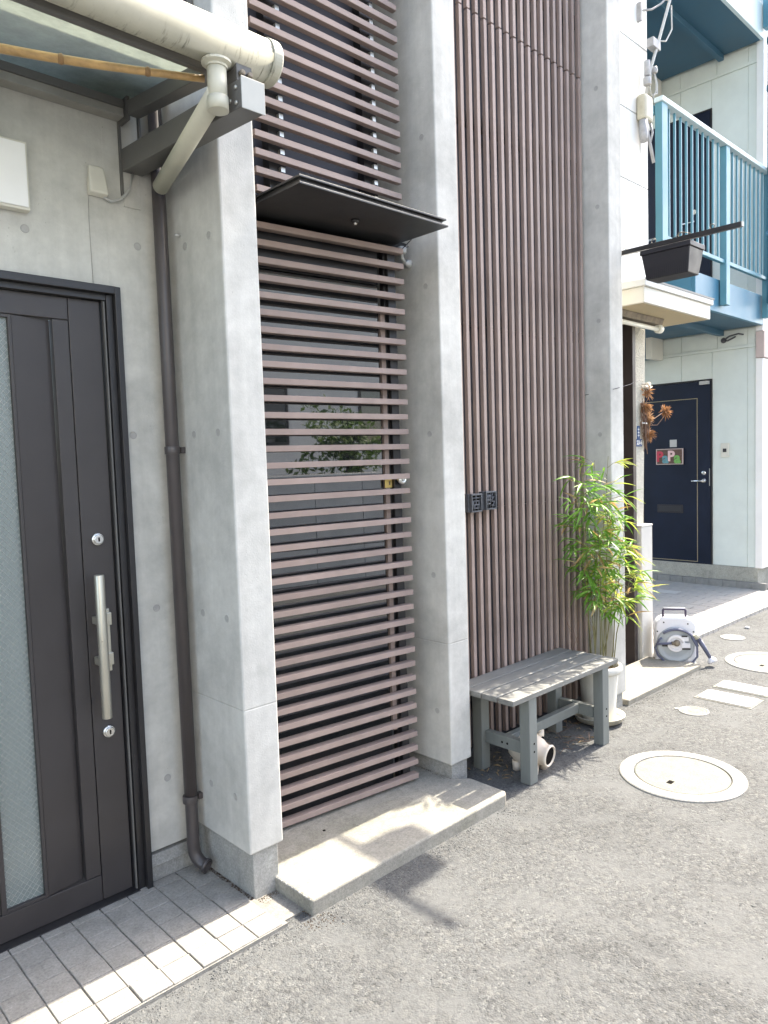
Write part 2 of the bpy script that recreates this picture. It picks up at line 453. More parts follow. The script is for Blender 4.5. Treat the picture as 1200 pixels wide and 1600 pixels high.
M['green'] = simple('letter_green', (0.15, 0.38, 0.09), 0.5, var=0.08)
M['cable'] = simple('cable_grey', (0.42, 0.42, 0.40), 0.5, var=0.06)
M['cable_dark'] = simple('cable_dark', (0.06, 0.06, 0.07), 0.5, var=0.06)
M['dry_flower'] = leafmat('dried_flower', (0.27, 0.13, 0.06), (0.44, 0.27, 0.15))
M['sunlit_fleck'] = leafmat('pale_sunlit_fleck', (0.66, 0.62, 0.56), (0.74, 0.71, 0.66))
M['glass'] = glass_dark('dark_window_glass', (0.020, 0.023, 0.025), 0.015, 1.95)
M['glass_blue'] = glass_dark('blue_window_glass', (0.018, 0.022, 0.055))
M['canopy_glass'] = clear_glass('canopy_glass')
M['wire_glass'] = glass_dark('wired_glass', (0.155, 0.185, 0.175), 0.30)
M['mesh_wire'] = simple('glass_wire', (0.46, 0.47, 0.45), 0.5, var=0.04)
M['gravel'] = simple('loose_gravel', (0.125, 0.124, 0.118), 0.9, var=0.4, scale=40)
M['litter'] = leafmat('fallen_leaf', (0.22, 0.14, 0.07), (0.45, 0.36, 0.22))
M['opp_tile'] = simple('grey_wall_tile', (0.62, 0.64, 0.65), 0.5, var=0.08, scale=5, objvar=0.06)
M['opp_white'] = simple('opposite_white_render', (0.78, 0.77, 0.74), 0.8, var=0.04)
M['crown'] = leafmat('hedge_leaf', (0.05, 0.10, 0.025), (0.10, 0.17, 0.04))
M['bark'] = simple('bark', (0.10, 0.075, 0.055), 0.9, var=0.3, scale=12)
M['roof'] = simple('roof_grey', (0.10, 0.10, 0.105), 0.7, var=0.1)

# ------------------------------------------------------------------ mesh helpers
WORLD = {}

class MB:
    def __init__(s):
        s.v = []
        s.f = []
        s.sm = []

    def add(s, vs, fs, smooth=False):
        o = len(s.v)
        s.v += [tuple(p) for p in vs]
        s.f += [tuple(i + o for i in f) for f in fs]
        s.sm += [smooth] * len(fs)
        return s

    def box(s, x0, x1, y0, y1, z0, z1):
        vs = [(x, y, z) for z in (z0, z1) for y in (y0, y1) for x in (x0, x1)]
        return s.add(vs, [(0, 2, 3, 1), (4, 5, 7, 6), (0, 1, 5, 4), (2, 6, 7, 3), (0, 4, 6, 2), (1, 3, 7, 5)])

    def hexa(s, p):
        """8 points: bottom quad 0-3 counter-clockwise seen from above, top quad 4-7 likewise"""
        return s.add(p, [(3, 2, 1, 0), (4, 5, 6, 7), (0, 1, 5, 4), (1, 2, 6, 5), (2, 3, 7, 6), (3, 0, 4, 7)])

    def prism(s, poly, axis, a0, a1):
        """extrude a 2D polygon along axis x/y/z"""
        def P(u, w, a):
            return {'x': (a, u, w), 'y': (u, a, w), 'z': (u, w, a)}[axis]
        n = len(poly)
        vs = [P(u, w, a0) for u, w in poly] + [P(u, w, a1) for u, w in poly]
        fs = [tuple(range(n))[::-1], tuple(range(n, 2 * n))]
        fs += [(i, (i + 1) % n, n + (i + 1) % n, n + i) for i in range(n)]
        return s.add(vs, fs)

    def tube(s, pts, r, n=10, cap=True, smooth=True):
        pts = [Vector(p) for p in pts]
        rs = r if isinstance(r, (list, tuple)) else [r] * len(pts)
        t0 = (pts[1] - pts[0]).normalized()
        up = Vector((0, 0, 1)) if abs(t0.z) < 0.9 else Vector((1, 0, 0))
        a = t0.cross(up).normalized()
        rings = []
        for i, p in enumerate(pts):
            if i == 0:
                t = t0
            elif i == len(pts) - 1:
                t = (pts[i] - pts[i - 1]).normalized()
            else:
                t = ((pts[i + 1] - pts[i]).normalized() + (pts[i] - pts[i - 1]).normalized()).normalized()
            a = (a - t * a.dot(t)).normalized()
            b = t.cross(a)
            rings.append([p + (a * math.cos(2 * PI * k / n) + b * math.sin(2 * PI * k / n)) * rs[i] for k in range(n)])
        vs = [q for rg in rings for q in rg]
        fs = []
        for i in range(len(pts) - 1):
            for k in range(n):
                fs.append((i * n + k, i * n + (k + 1) % n, (i + 1) * n + (k + 1) % n, (i + 1) * n + k))
        s.add(vs, fs, smooth)
        if cap:
            s.add(rings[0], [tuple(range(n))[::-1]])
            s.add(rings[-1], [tuple(range(n))])
        return s

    def lathe(s, prof, c=(0, 0, 0), n=24, axis=None, smooth=True, facet=None, capb=True, capt=True):
        """prof: list of (r, h) along the axis"""
        c = Vector(c)
        ax = Vector(axis).normalized() if axis else Vector((0, 0, 1))
        h0 = Vector((1, 0, 0)) if abs(ax.x) < 0.9 else Vector((0, 1, 0))
        a = ax.cross(h0).normalized()
        b = ax.cross(a)
        vs = []
        for r, h in prof:
            for k in range(n):
                f = 1.0
                if facet:
                    f = 1 + facet * (1 if k % 2 else -1)
                vs.append(c + ax * h + (a * math.cos(2 * PI * k / n) + b * math.sin(2 * PI * k / n)) * r * f)
        fs = []
        for i in range(len(prof) - 1):
            for k in range(n):
                fs.append((i * n + k, i * n + (k + 1) % n, (i + 1) * n + (k + 1) % n, (i + 1) * n + k))
        s.add(vs, fs, smooth)
        if capb:
            s.add(vs[:n], [tuple(range(n))[::-1]])
        if capt:
            s.add(vs[-n:], [tuple(range(n))])
        return s

    def ball(s, c, r, sc=(1, 1, 1), n=12, m=8):
        vs = []
        for i in range(m + 1):
            t = PI * i / m
            for k in range(n):
                p = 2 * PI * k / n
                vs.append((c[0] + r * sc[0] * math.sin(t) * math.cos(p), c[1] + r * sc[1] * math.sin(t) * math.sin(p), c[2] + r * sc[2] * math.cos(t)))
        fs = []
        for i in range(m):
            for k in range(n):
                fs.append((i * n + k, (i + 1) * n + k, (i + 1) * n + (k + 1) % n, i * n + (k + 1) % n))
        return s.add(vs, fs, True)

def mesh_of(name, mb, mat, off=Vector((0, 0, 0))):
    me = bpy.data.meshes.new(name)
    me.from_pydata([(p[0] - off.x, p[1] - off.y, p[2] - off.z) for p in mb.v], [], mb.f)
    me.polygons.foreach_set('use_smooth', mb.sm)
    bm = bmesh.new()
    bm.from_mesh(me)
    bmesh.ops.remove_doubles(bm, verts=bm.verts, dist=1e-6)
    bmesh.ops.recalc_face_normals(bm, faces=bm.faces)
    bm.to_mesh(me)
    bm.free()
    me.materials.append(M[mat] if isinstance(mat, str) else mat)
    me.update()
    return me

def obj(name, mb, mat, parent=None, bevel=0.0, local=False, label=None, seg=2):
    """one mesh object; vertices given in world space unless local"""
    off = Vector((0, 0, 0))
    if parent is not None and not local:
        off = WORLD[parent.name]
    me = mesh_of(name, mb, mat, off)
    o = bpy.data.objects.new(name, me)
    COL.objects.link(o)
    if parent is not None:
        o.parent = parent
    WORLD[o.name] = off
    if bevel:
        bv = o.modifiers.new('bevel', 'BEVEL')
        bv.width = bevel
        bv.segments = seg
        bv.limit_method = 'ANGLE'
        bv.angle_limit = math.radians(40)
    if label:
        o['label'] = label
    return o

def inst(name, src, parent, loc, rot=None):
    """copy of a part, sharing its mesh; loc is world offset relative to where the source mesh was drawn"""
    o = src.copy()
    o.name = name
    COL.objects.link(o)
    o.parent = parent
    o.location = loc
    if rot:
        o.rotation_euler = rot
    WORLD[o.name] = WORLD.get(src.name, Vector((0, 0, 0)))
    return o

def tag(o, label, cat, group=None):
    o['label'] = label
    o['category'] = cat
    if group:
        o['group'] = group
    return o

def thing(name, label, cat, loc=(0, 0, 0), rz=0.0, group=None):
    o = bpy.data.objects.new(name, None)
    o.empty_display_size = 0.1
    COL.objects.link(o)
    o.location = loc
    o.rotation_euler = (0, 0, rz)
    WORLD[o.name] = Vector(loc)
    return tag(o, label, cat, group)

def struct(name, mb, mat, bevel=0.0):
    o = obj(name, mb, mat, bevel=bevel)
    o['kind'] = 'structure'
    return o

def text_mb(txt, size, depth=0.002, fat=0.0, align='CENTER'):
    cu = bpy.data.curves.new('lettering', 'FONT')
    cu.body = txt
    cu.size = size
    cu.extrude = depth
    cu.offset = fat
    cu.align_x = align
    cu.align_y = 'CENTER'
    cu.resolution_u = 3
    ob = bpy.data.objects.new('lettering_source', cu)
    COL.objects.link(ob)
    bpy.context.view_layer.update()
    dg = bpy.context.evaluated_depsgraph_get()
    me = bpy.data.meshes.new_from_object(ob.evaluated_get(dg))
    mb = MB()
    mb.add([v.co.copy() for v in me.vertices], [tuple(p.vertices) for p in me.polygons])
    bpy.data.objects.remove(ob)
    bpy.data.curves.remove(cu)
    bpy.data.meshes.remove(me)
    return mb

def xf(mb, mat):
    mb.v = [tuple(mat @ Vector(p)) for p in mb.v]
    return mb

# ------------------------------------------------------------------ ground
gm = MB()
gm.add([(-60, -60, 0), (80, -60, 0), (80, 60, 0), (-60, 60, 0)], [(0, 1, 2, 3)])
road = struct('asphalt_road', gm, 'asphalt')

# tiled strip in front of the dark door; every tile a piece of its own
pm = MB()
pm.box(-1.6, 1.325, 1.905, 2.46, -0.05, 0.012)
pave = struct('tiled_pavement', pm, 'mortar')
PITCH = 0.0965
ys = [1.908, 2.000, 2.100, 2.198, 2.295, 2.392, 2.447]
tile_mesh = {}
for r in range(6):
    y0, y1 = ys[r], ys[r + 1]
    tm = MB()
    w, d = PITCH - 0.0034, (y1 - y0) - 0.0030
    tm.box(-w / 2, w / 2, -d / 2, d / 2, 0.0, 0.014)
    first = None
    for k in range(17):
        xc = 1.309 - PITCH * (k + 0.5) - (0.001 if r % 2 else 0)
        if first is None:
            first = obj('paving_tile', tm, 'tile', pave, bevel=0.0018, local=True, seg=1)
            o = first
        else:
            o = inst('paving_tile', first, pave, (0, 0, 0))
        o.location = (xc + random.uniform(-.0008, .0008), (y0 + y1) / 2, 0.0025 + random.uniform(0, 0.0011) + (0.003 if (r == 0 and k in (2, 4)) else 0))
        o.rotation_euler = (random.uniform(-.006, .006), random.uniform(-.006, .006), random.uniform(-.003, .003))
sm_ = MB()
sm_.box(1.325, 1.43, 1.93, 2.12, -0.03, 0.006)
struct('mortar_strip', sm_, 'mortar')

# ------------------------------------------------------------------ concrete building, left bay
def cone(parent, c, axis, r=0.0135):
    """plugged formwork tie hole: ring groove and slightly sunk mortar disc"""
    mb = MB()
    ax = Vector(axis)
    mb.lathe([(r, -0.001), (r, 0.0006), (r * 0.93, 0.0015), (r * 0.80, 0.0010), (r * 0.72, 0.0004)], c, 16, axis, smooth=False, capb=False)
    return obj('tie_hole', mb, 'cone', parent)

wall = thing('concrete_wall', 'cast concrete wall around the dark grey front door, behind the brown rain pipe', 'wall', (0.5, 2.5, 0))
mb = MB()
mb.box(1.092, 1.305, 2.45, 2.70, 0.125, 6.0)
mb.box(-1.6, 0.20, 2.45, 2.70, 0.125, 6.0)
mb.box(0.20, 1.092, 2.4505, 2.70, 2.108, 6.0)
obj('wall_panel', mb, 'concrete_wall', wall)
mb = MB()
mb.prism([(2.447, 0.066), (2.62, 0.066), (2.62, 0.118), (2.452, 0.110)], 'x', 1.112, 1.325)
obj('sill_band', mb, 'plinth', wall, bevel=0.003)
mb = MB()
mb.box(1.112, 1.325, 2.4545, 2.60, -0.02, 0.066)
mb.box(-1.6, 0.20, 2.452, 2.60, -0.02, 0.12)
obj('wall_base', mb, 'plinth', wall, bevel=0.002)
for (x, z) in ((0.829, 2.26), (1.198, 2.27), (1.145, 1.619), (1.197, 1.003), (1.204, 0.376), (0.40, 2.26), (0.829, 2.90)):
    cone(wall, (x, 2.45, z), (0, -1, 0))
mb = MB()
mb.tube([(1.035, 2.449, 2.10), (1.033, 2.449, 2.33), (1.037, 2.449, 2.44)], 0.0012, 5)
obj('surface_crack', mb, 'cone', wall)

def pillar(label, x0, x1, y, zb, holes, px=0.02, group='cast concrete pillars of the facade'):
    t = thing('concrete_pillar', label, 'pillar', ((x0 + x1) / 2, y + 0.2, 0), group=group)
    mb = MB()
    mb.box(x0, x1, y, 2.78, zb, 6.0)
    obj('shaft', mb, 'concrete', t, bevel=0.006)
    mb = MB()
    mb.box(x0 + px, x1 - px * 0.7, y + 0.016, 2.76, -0.02, zb)
    obj('plinth', mb, 'plinth', t, bevel=0.003)
    for (yy, z) in holes:
        cone(t, (x0, yy, z), (-1, 0, 0))
    return t

zr = [0.362, 0.985, 1.615, 2.258, 2.89, 3.533, 4.17]
pillar('leftmost concrete pillar, between the dark front door and the slatted door', 1.305, 1.443, 2.08, 0.178,
       [(yy, z) for z in zr for yy in (2.158, 2.316)])
pillar('middle concrete pillar, right of the slatted door and left of the bench', 2.41, 2.55, 2.14, 0.124,
       [(2.218, z) for z in zr])
pillar('rightmost concrete pillar, behind the potted bamboo beside the neighbouring house', 3.83, 3.975, 2.128, 0.09,
       [(2.198, z) for z in zr])
mb = MB()
mb.box(1.443, 2.41, 2.66, 2.78, -0.02, 6.0)
mb.box(2.55, 3.83, 2.66, 2.78, -0.02, 6.0)
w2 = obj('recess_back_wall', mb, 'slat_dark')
tag(w2, 'dark back wall in the recesses behind the brown slats', 'wall')

# ------------------------------------------------------------------ dark front door
door = thing('front_door', 'dark grey front door with wired glass strip and long bar handle', 'door', (0.65, 2.46, 0))
mb = MB()
mb.box(1.092, 1.112, 2.415, 2.452, -0.01, 2.112)
mb.box(0.19, 0.212, 2.415, 2.452, -0.01, 2.112)
mb.box(0.212, 1.092, 2.415, 2.452, 2.088, 2.112)
obj('outer_frame', mb, 'frame_black', door, bevel=0.0015)
mb = MB()
mb.box(1.070, 1.0915, 2.437, 2.51, -0.01, 2.0875)
mb.box(1.060, 1.0695, 2.452, 2.51, -0.01, 2.075)
mb.box(0.2125, 1.0695, 2.440, 2.51, 2.068, 2.0875)
obj('inner_frame', mb, 'frame_black', door, bevel=0.001)
mb = MB()
mb.box(1.0615, 1.0665, 2.444, 2.4515, 0.0, 2.065)
obj('weather_strip', mb, 'beam', door)
mb = MB()
mb.box(0.952, 1.056, 2.4625, 2.505, 0.022, 2.066)
obj('lock_stile', mb, 'door', door, bevel=0.0018)
mb = MB()
mb.box(0.30, 0.950, 2.4630, 2.505, 1.995, 2.066)
obj('top_rail', mb, 'door', door, bevel=0.0018)
mb = MB()
mb.box(0.30, 0.950, 2.4630, 2.505, 0.022, 0.110)
obj('bottom_rail', mb, 'door', door, bevel=0.0018)
mb = MB()
mb.box(0.899, 0.9495, 2.4640, 2.505, 0.112, 1.993)
obj('narrow_panel', mb, 'door', door, bevel=0.0018)
mb = MB()
mb.hexa([(0.776, 2.4660, 0.112), (0.896, 2.4850, 0.112), (0.896, 2.505, 0.112), (0.776, 2.505, 0.112),
         (0.776, 2.4660, 1.993), (0.896, 2.4850, 1.993), (0.896, 2.505, 1.993), (0.776, 2.505, 1.993)])
obj('tapered_panel', mb, 'door', door, bevel=0.001)
for (xa, xb) in ((0.764, 0.7745), (0.632, 0.648)):
    mb = MB()
    mb.box(xa, xb, 2.4615, 2.505, 0.112, 1.993)
    obj('glazing_bead', mb, 'door', door, bevel=0.0015)
mb = MB()
mb.box(0.648, 0.764, 2.462, 2.505, 0.112, 0.122)
mb.box(0.648, 0.764, 2.462, 2.505, 1.983, 1.993)
obj('glazing_bead', mb, 'door', door, bevel=0.001)
mb = MB()
mb.box(0.30, 0.6305, 2.4640, 2.505, 0.112, 1.993)
obj('hinge_panel', mb, 'door', door, bevel=0.0018)
mb = MB()
mb.box(0.648, 0.764, 2.476, 2.482, 0.122, 1.983)
pane = obj('wired_glass', mb, 'wire_glass', door)
mb = MB()
gx0, gx1, gz0, gz1 = 0.648, 0.764, 0.122, 1.983
def clipline(sgn, c):
    # z = sgn*x*1.15 + c clipped to the pane
    pts = []
    k = 1.15
    xa, xb = gx0, gx1
    za, zb = sgn * k * xa + c, sgn * k * xb + c
    lo, hi = gz0, gz1
    t0, t1 = 0.0, 1.0
    dz = zb - za
    for lim, s_ in ((lo, 1), (hi, -1)):
        q = s_ * (lim - za)
        p = s_ * dz
        if p > 0:
            t0 = max(t0, q / p)
        elif p < 0:
            t1 = min(t1, q / p)
    if t1 - t0 < 0.02:
        return None
    return (xa + (xb - xa) * t0, za + dz * t0), (xa + (xb - xa) * t1, za + dz * t1)
for i in range(-4, 92):
    for s_ in (1, -1):
        L = clipline(s_, gz0 - s_ * 1.15 * (gx0 if s_ > 0 else gx0) + i * 0.0215)
        if L:
            (xa, za), (xb, zb) = L
            mb.tube([(xa, 2.4752, za), (xb, 2.4752, zb)], 0.00065, 3, cap=False)
wm = obj('wire_mesh', mb, 'mesh_wire', pane)
mb = MB()
mb.box(0.2125, 1.0695, 2.425, 2.52, -0.01, 0.020)
obj('threshold', mb, 'frame_black', door, bevel=0.002)
for z in (1.269, 0.605):
    mb = MB()
    mb.lathe([(0.0215, 0), (0.0215, 0.010), (0.019, 0.0125), (0.0165, 0.0125), (0.0165, 0.0165), (0.0145, 0.0185), (0.006, 0.0185)], (1.002, 2.4625, z), 24, (0, -1, 0), smooth=False)
    lk = obj('lock_cylinder', mb, 'chrome', door, bevel=0.0008)
    mb = MB()
    mb.box(0.9995, 1.0045, 2.4432, 2.4445, z - 0.007, z + 0.007)
    obj('keyhole', mb, 'hole', lk)
mb = MB()
mb.tube([(0.975, 2.397, 0.672), (0.975, 2.397, 1.156)], 0.0165, 18)
hb = obj('handle_bar', mb, 'handle', door, bevel=0.0015)
mb = MB()
mb.box(1.002, 1.024, 2.448, 2.4625, 0.815, 1.030)
mb.box(0.998, 1.026, 2.436, 2.4625, 0.975, 1.018)
mb.box(0.998, 1.026, 2.436, 2.4625, 0.838, 0.880)
mb.box(0.968, 0.998, 2.410, 2.4615, 0.985, 1.010)
mb.box(0.968, 0.998, 2.410, 2.4615, 0.846, 0.872)
obj('handle_base', mb, 'handle', door, bevel=0.002)

# ------------------------------------------------------------------ glass canopy over the front door, with its gutter
can = thing('glass_canopy', 'glass canopy over the front door with cream round gutter and grey beams', 'canopy', (0.4, 2.2, 2.6))
mb = MB()
mb.hexa([(-1.5, 1.86, 2.668), (1.20, 1.86, 2.668), (1.20, 2.435, 2.742), (-1.5, 2.435, 2.742),
         (-1.5, 1.86, 2.676), (1.20, 1.86, 2.676), (1.20, 2.435, 2.750), (-1.5, 2.435, 2.750)])
obj('glass_pane', mb, 'canopy_glass', can)
mb = MB()
mb.prism([(2.449, 2.700), (2.449, 2.755), (2.441, 2.755), (2.441, 2.716), (2.405, 2.716), (2.405, 2.700)], 'x', -1.5, 1.152)
mb.box(-1.5, 1.150, 2.395, 2.4045, 2.700, 2.726)
obj('wall_angle', mb, 'beam', can, bevel=0.001)
mb = MB()
mb.box(-1.5, 1.150, 2.399, 2.449, 2.672, 2.6995)
obj('angle_strip', mb, 'strip', can, bevel=0.002)
def slope_beam(name, x0, x1, ya, za, yb, zb, h, mat):
    mb = MB()
    mb.hexa([(x0, yb, zb), (x1, yb, zb), (x1, ya, za), (x0, ya, za),
             (x0, yb, zb + h), (x1, yb, zb + h), (x1, ya, za + h), (x0, ya, za + h)])
    return obj(name, mb, mat, can, bevel=0.002)
slope_beam('rafter', 1.155, 1.200, 2.39, 2.676, 1.86, 2.605, 0.046, 'beam')
bm1 = slope_beam('support_beam', 1.155, 1.228, 2.446, 2.510, 1.712, 2.461, 0.074, 'beam')
mb = MB()
mb.box(1.154, 1.229, 1.7085, 1.7115, 2.457, 2.541)
obj('end_plate', mb, 'end_plate', bm1, bevel=0.001)
for (yy, zz) in ((1.735, 2.518), (1.765, 2.492), (1.735, 2.478)):
    mb = MB()
    mb.lathe([(0.006, 0), (0.006, 0.004), (0.003, 0.006)], (1.155, yy, zz), 10, (-1, 0, 0))
    obj('rivet', mb, 'alu', bm1)
mb = MB()
mb.hexa([(1.153, 2.4485, 2.66), (1.163, 2.4485, 2.66), (1.163, 2.38, 2.66), (1.153, 2.38, 2.66),
         (1.153, 2.4485, 2.735), (1.163, 2.4485, 2.735), (1.163, 2.38, 2.735), (1.153, 2.38, 2.735)][::1])
obj('bracket', mb, 'beam', can)
mb = MB()
mb.box(-1.5, 1.21, 1.835, 1.858, 2.592, 2.680)
obj('front_rail', mb, 'beam', can, bevel=0.002)
gy, gz, gr = 1.775, 2.641, 0.058
mb = MB()
mb.lathe([(gr, -1.5), (gr, 1.287)], (0, gy, gz), 40, (1, 0, 0))
gut = obj('gutter', mb, 'gutter', can)
mb = MB()
mb.lathe([(gr + 0.004, 1.272), (gr + 0.004, 1.300), (gr + 0.001, 1.305), (0.02, 1.307)], (0, gy, gz), 40, (1, 0, 0), smooth=False)
obj('end_cap', mb, 'gutter', gut, bevel=0.001)
mb = MB()
mb.box(1.165, 1.215, 1.745, 1.815, 2.545, 2.592)
obj('gutter_bracket', mb, 'beam', gut, bevel=0.002)
mb = MB()
for xx in (1.178, 1.202):
    mb.lathe([(0.008, 0), (0.008, 0.012), (0.004, 0.014)], (xx, 1.745, 2.565), 8, (0, -1, 0))
obj('bolt', mb, 'galv', gut)
mb = MB()
mb.lathe([(0.040, -0.058), (0.040, -0.064), (0.030, -0.070), (0.0285, -0.075)], (1.115, gy - 0.01, gz), 20, (0, 0, 1), smooth=False)
mb.lathe([(0.026, -0.172), (0.026, -0.07)], (1.115, gy - 0.01, gz), 20)
mb.lathe([(0.0285, -0.186), (0.0285, -0.150)], (1.115, gy - 0.01, gz), 20)
ds = obj('outlet_pipe', mb, 'pvc', can)
mb = MB()
mb.tube([(1.112, 1.765, 2.500), (1.236, 2.335, 2.447)], 0.0265, 20)
obj('cross_pipe', mb, 'pvc', can)

pole = thing('bamboo_pole', 'dry bamboo pole hung under the glass canopy', 'pole', (0.9, 1.95, 2.6))
A, B = Vector((1.135, 1.862, 2.583)), Vector((0.28, 2.20, 2.603))
def onp(t):
    return A + (B - A) * t + Vector((0, 0, -0.018 * math.sin(t * PI)))
mb = MB()
pp = [onp(i / 20) for i in range(21)]
mb.tube(pp, [0.0095 + 0.0045 * i / 20 for i in range(21)], 12)
obj('culm', mb, 'bamboo_dry', pole)
for t in (0.165, 0.40, 0.62, 0.83):
    mb = MB()
    r_ = 0.0095 + 0.0045 * t
    mb.tube([onp(t - .008), onp(t - .004), onp(t), onp(t + .004), onp(t + .008)], [r_, r_ + .0016, r_ + .0028, r_ + .0014, r_], 12)
    obj('node', mb, 'bamboo_node', pole)

# rain pipe in the corner
rp = thing('rain_pipe', 'dark brown rain pipe running down the corner beside the leftmost pillar', 'pipe', (1.262, 2.392, 0))
mb = MB()
mb.tube([(1.255, 2.392, 3.6), (1.262, 2.392, 0.30)], 0.0235, 20)
obj('upper_pipe', mb, 'downpipe', rp)
mb = MB()
pts = [(1.262, 2.392, 0.30), (1.262, 2.392, 0.115)]
for i in range(1, 7):
    a = i / 6 * math.radians(78)
    pts.append((1.262 + 0.040 * (1 - math.cos(a)) * 0.55, 2.392 - 0.055 * (1 - math.cos(a)), 0.115 - 0.062 * math.sin(a)))
mb.tube(pts, 0.0225, 18, cap=False)
mb.lathe([(0.0225, 0), (0.0265, 0.002), (0.0265, 0.014), (0.0215, 0.014), (0.0205, -0.03)], (pts[-1][0], pts[-1][1], pts[-1][2]), 18, (0.35, -0.80, -0.25), capb=False)
obj('outlet_shoe', mb, 'downpipe', rp)
for z in (1.563, 0.297):
    mb = MB()
    mb.lathe([(0.0268, -0.013), (0.0268, 0.013)], (1.2585, 2.392, z), 20)
    mb.box(1.288, 1.304, 2.380, 2.402, z - 0.011, z + 0.011)
    obj('pipe_bracket', mb, 'downpipe', rp, bevel=0.001)
mb = MB()
mb.lathe([(0.005, 0), (0.005, 0.02)], (1.304, 2.345, 2.30), 8, (-1, 0, 0))
o = obj('wall_plug', mb, 'cable')
tag(o, 'tiny pale plug sticking out of the pillar beside the rain pipe', 'plug')

# blank white sign, cable box and channel on the wall
sg = thing('wall_sign', 'blank white box sign on the wall above the front door', 'sign', (0.65, 2.43, 2.3))
mb = MB()
mb.box(0.42, 0.838, 2.415, 2.4495, 2.306, 2.512)
obj('sign_box', mb, 'ivory', sg, bevel=0.003)
mb = MB()
mb.box(0.428, 0.832, 2.410, 2.4146, 2.314, 2.505)
obj('sign_face', mb, 'sign_white', sg, bevel=0.002)

jb = thing('cable_box', 'small cream cable cover box on the wall beside the rain pipe', 'box', (1.07, 2.43, 2.45))
mb = MB()
mb.hexa([(1.030, 2.418, 2.412), (1.094, 2.418, 2.412), (1.094, 2.4495, 2.405), (1.030, 2.4495, 2.405),
         (1.036, 2.434, 2.502), (1.089, 2.434, 2.502), (1.089, 2.4495, 2.506), (1.036, 2.4495, 2.506)])
obj('cover', mb, 'ivory', jb, bevel=0.006)
mb = MB()
mb.tube([(1.082, 2.438, 2.408), (1.105, 2.436, 2.398), (1.14, 2.432, 2.412), (1.172, 2.434, 2.45), (1.190, 2.440, 2.508)], 0.0042, 8)
obj('cable', mb, 'cable', jb)

ch = thing('wall_channel', 'narrow upright metal channel on the wall under the canopy beams', 'channel', (1.18, 2.44, 2.5))
mb = MB()
mb.box(1.147, 1.156, 2.440, 2.4495, 2.43, 2.688)
mb.box(1.218, 1.224, 2.432, 2.4495, 2.52, 2.712)
obj('channel_edge', mb, 'beam', ch, bevel=0.0008)
mb = MB()
mb.box(1.1565, 1.2175, 2.4465, 2.4495, 2.395, 2.70)
obj('channel_plate', mb, 'concrete_wall', ch, bevel=0.001)

# small dark bay window above the gutter
uw = thing('upper_window', 'dark upper window with grey frame above the round gutter', 'window', (1.15, 2.3, 3.0))
mb = MB()
mb.box(0.95, 1.30, 2.20, 2.4495, 2.862, 2.882)
mb.box(1.280, 1.30, 2.18, 2.20, 2.862, 3.9)
mb.box(0.95, 0.97, 2.18, 2.20, 2.862, 3.9)
mb.box(0.97, 1.280, 2.18, 2.20, 2.862, 2.882)
mb.box(1.15, 1.165, 2.18, 2.20, 2.882, 3.9)
obj('window_frame', mb, 'beam', uw, bevel=0.002)
mb = MB()
mb.box(0.97, 1.1495, 2.188, 2.196, 2.882, 3.9)
mb.box(1.1655, 1.2795, 2.188, 2.196, 2.882, 3.9)
obj('pane', mb, 'glass_blue', uw)

# ------------------------------------------------------------------ upper slat screen
us = thing('upper_slat_screen', 'screen of sunlit horizontal taupe slats above the black steel canopy', 'screen', (1.94, 2.27, 2.5))
SL_H, SL_P = 0.023, 0.0644
mb = MB()
mb.box(1.568, 2.312, 2.250, 2.276, -SL_H / 2, SL_H / 2)
src = None
k = 0
z = 2.627 - SL_P * 2
while z < 4.1:
    if src is None:
        src = obj('slat', mb, 'slat', us, bevel=0.0012, seg=1)
        src.location = (0, 0, z)
    else:
        inst('slat', src, us, (0, 0, z))
    z += SL_P
mb = MB()
mb.box(1.4435, 2.235, 2.335, 2.352, 2.47, 6.0)
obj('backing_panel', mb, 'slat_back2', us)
for xx in (1.655, 2.135):
    mb = MB()
    mb.box(xx, xx + 0.075, 2.2915, 2.330, 2.47, 4.4)
    up = obj('upright', mb, 'frame_black', us)
    mb = MB()
    z = 2.627 - SL_P * 1.5
    while z < 4.1:
        mb.box(xx + 0.043, xx + 0.062, 2.2765, 2.2912, z - 0.004, z + 0.014)
        z += SL_P
    o = obj('slat_clip', mb, 'alu', up)
    o['kind'] = 'stuff'

# black steel canopy
sc = thing('steel_canopy', 'thin black steel canopy over the slatted door', 'canopy', (1.94, 2.1, 2.46))
mb = MB()
mb.box(1.564, 2.306, 1.998, 2.33, 2.462, 2.469)
obj('top_plate', mb, 'steel_black', sc, bevel=0.0008)
mb = MB()
mb.box(1.560, 2.310, 1.992, 2.33, 2.436, 2.443)
obj('bottom_plate', mb, 'steel_black', sc, bevel=0.0008)
mb = MB()
mb.box(1.575, 2.296, 2.012, 2.33, 2.443, 2.462)
obj('core', mb, 'frame_black', sc)
mb = MB()
mb.box(1.4435, 2.41, 2.33, 2.66, 2.440, 2.466)
obj('soffit_plate', mb, 'steel_black', sc)
mb = MB()
mb.lathe([(0.016, 0.0), (0.016, -0.006), (0.010, -0.012), (0.004, -0.013)], (1.955, 2.16, 2.436), 14)
dl = obj('downlight', mb, 'frame_black', sc)
mb = MB()
mb.ball((1.955, 2.16, 2.424), 0.007)
obj('bulb', mb, 'chrome', dl)
mb = MB()
mb.tube([(2.30, 2.19, 2.432), (2.335, 2.30, 2.41), (2.395, 2.30, 2.445)], 0.0022, 6)
obj('lead', mb, 'cable_dark', sc)

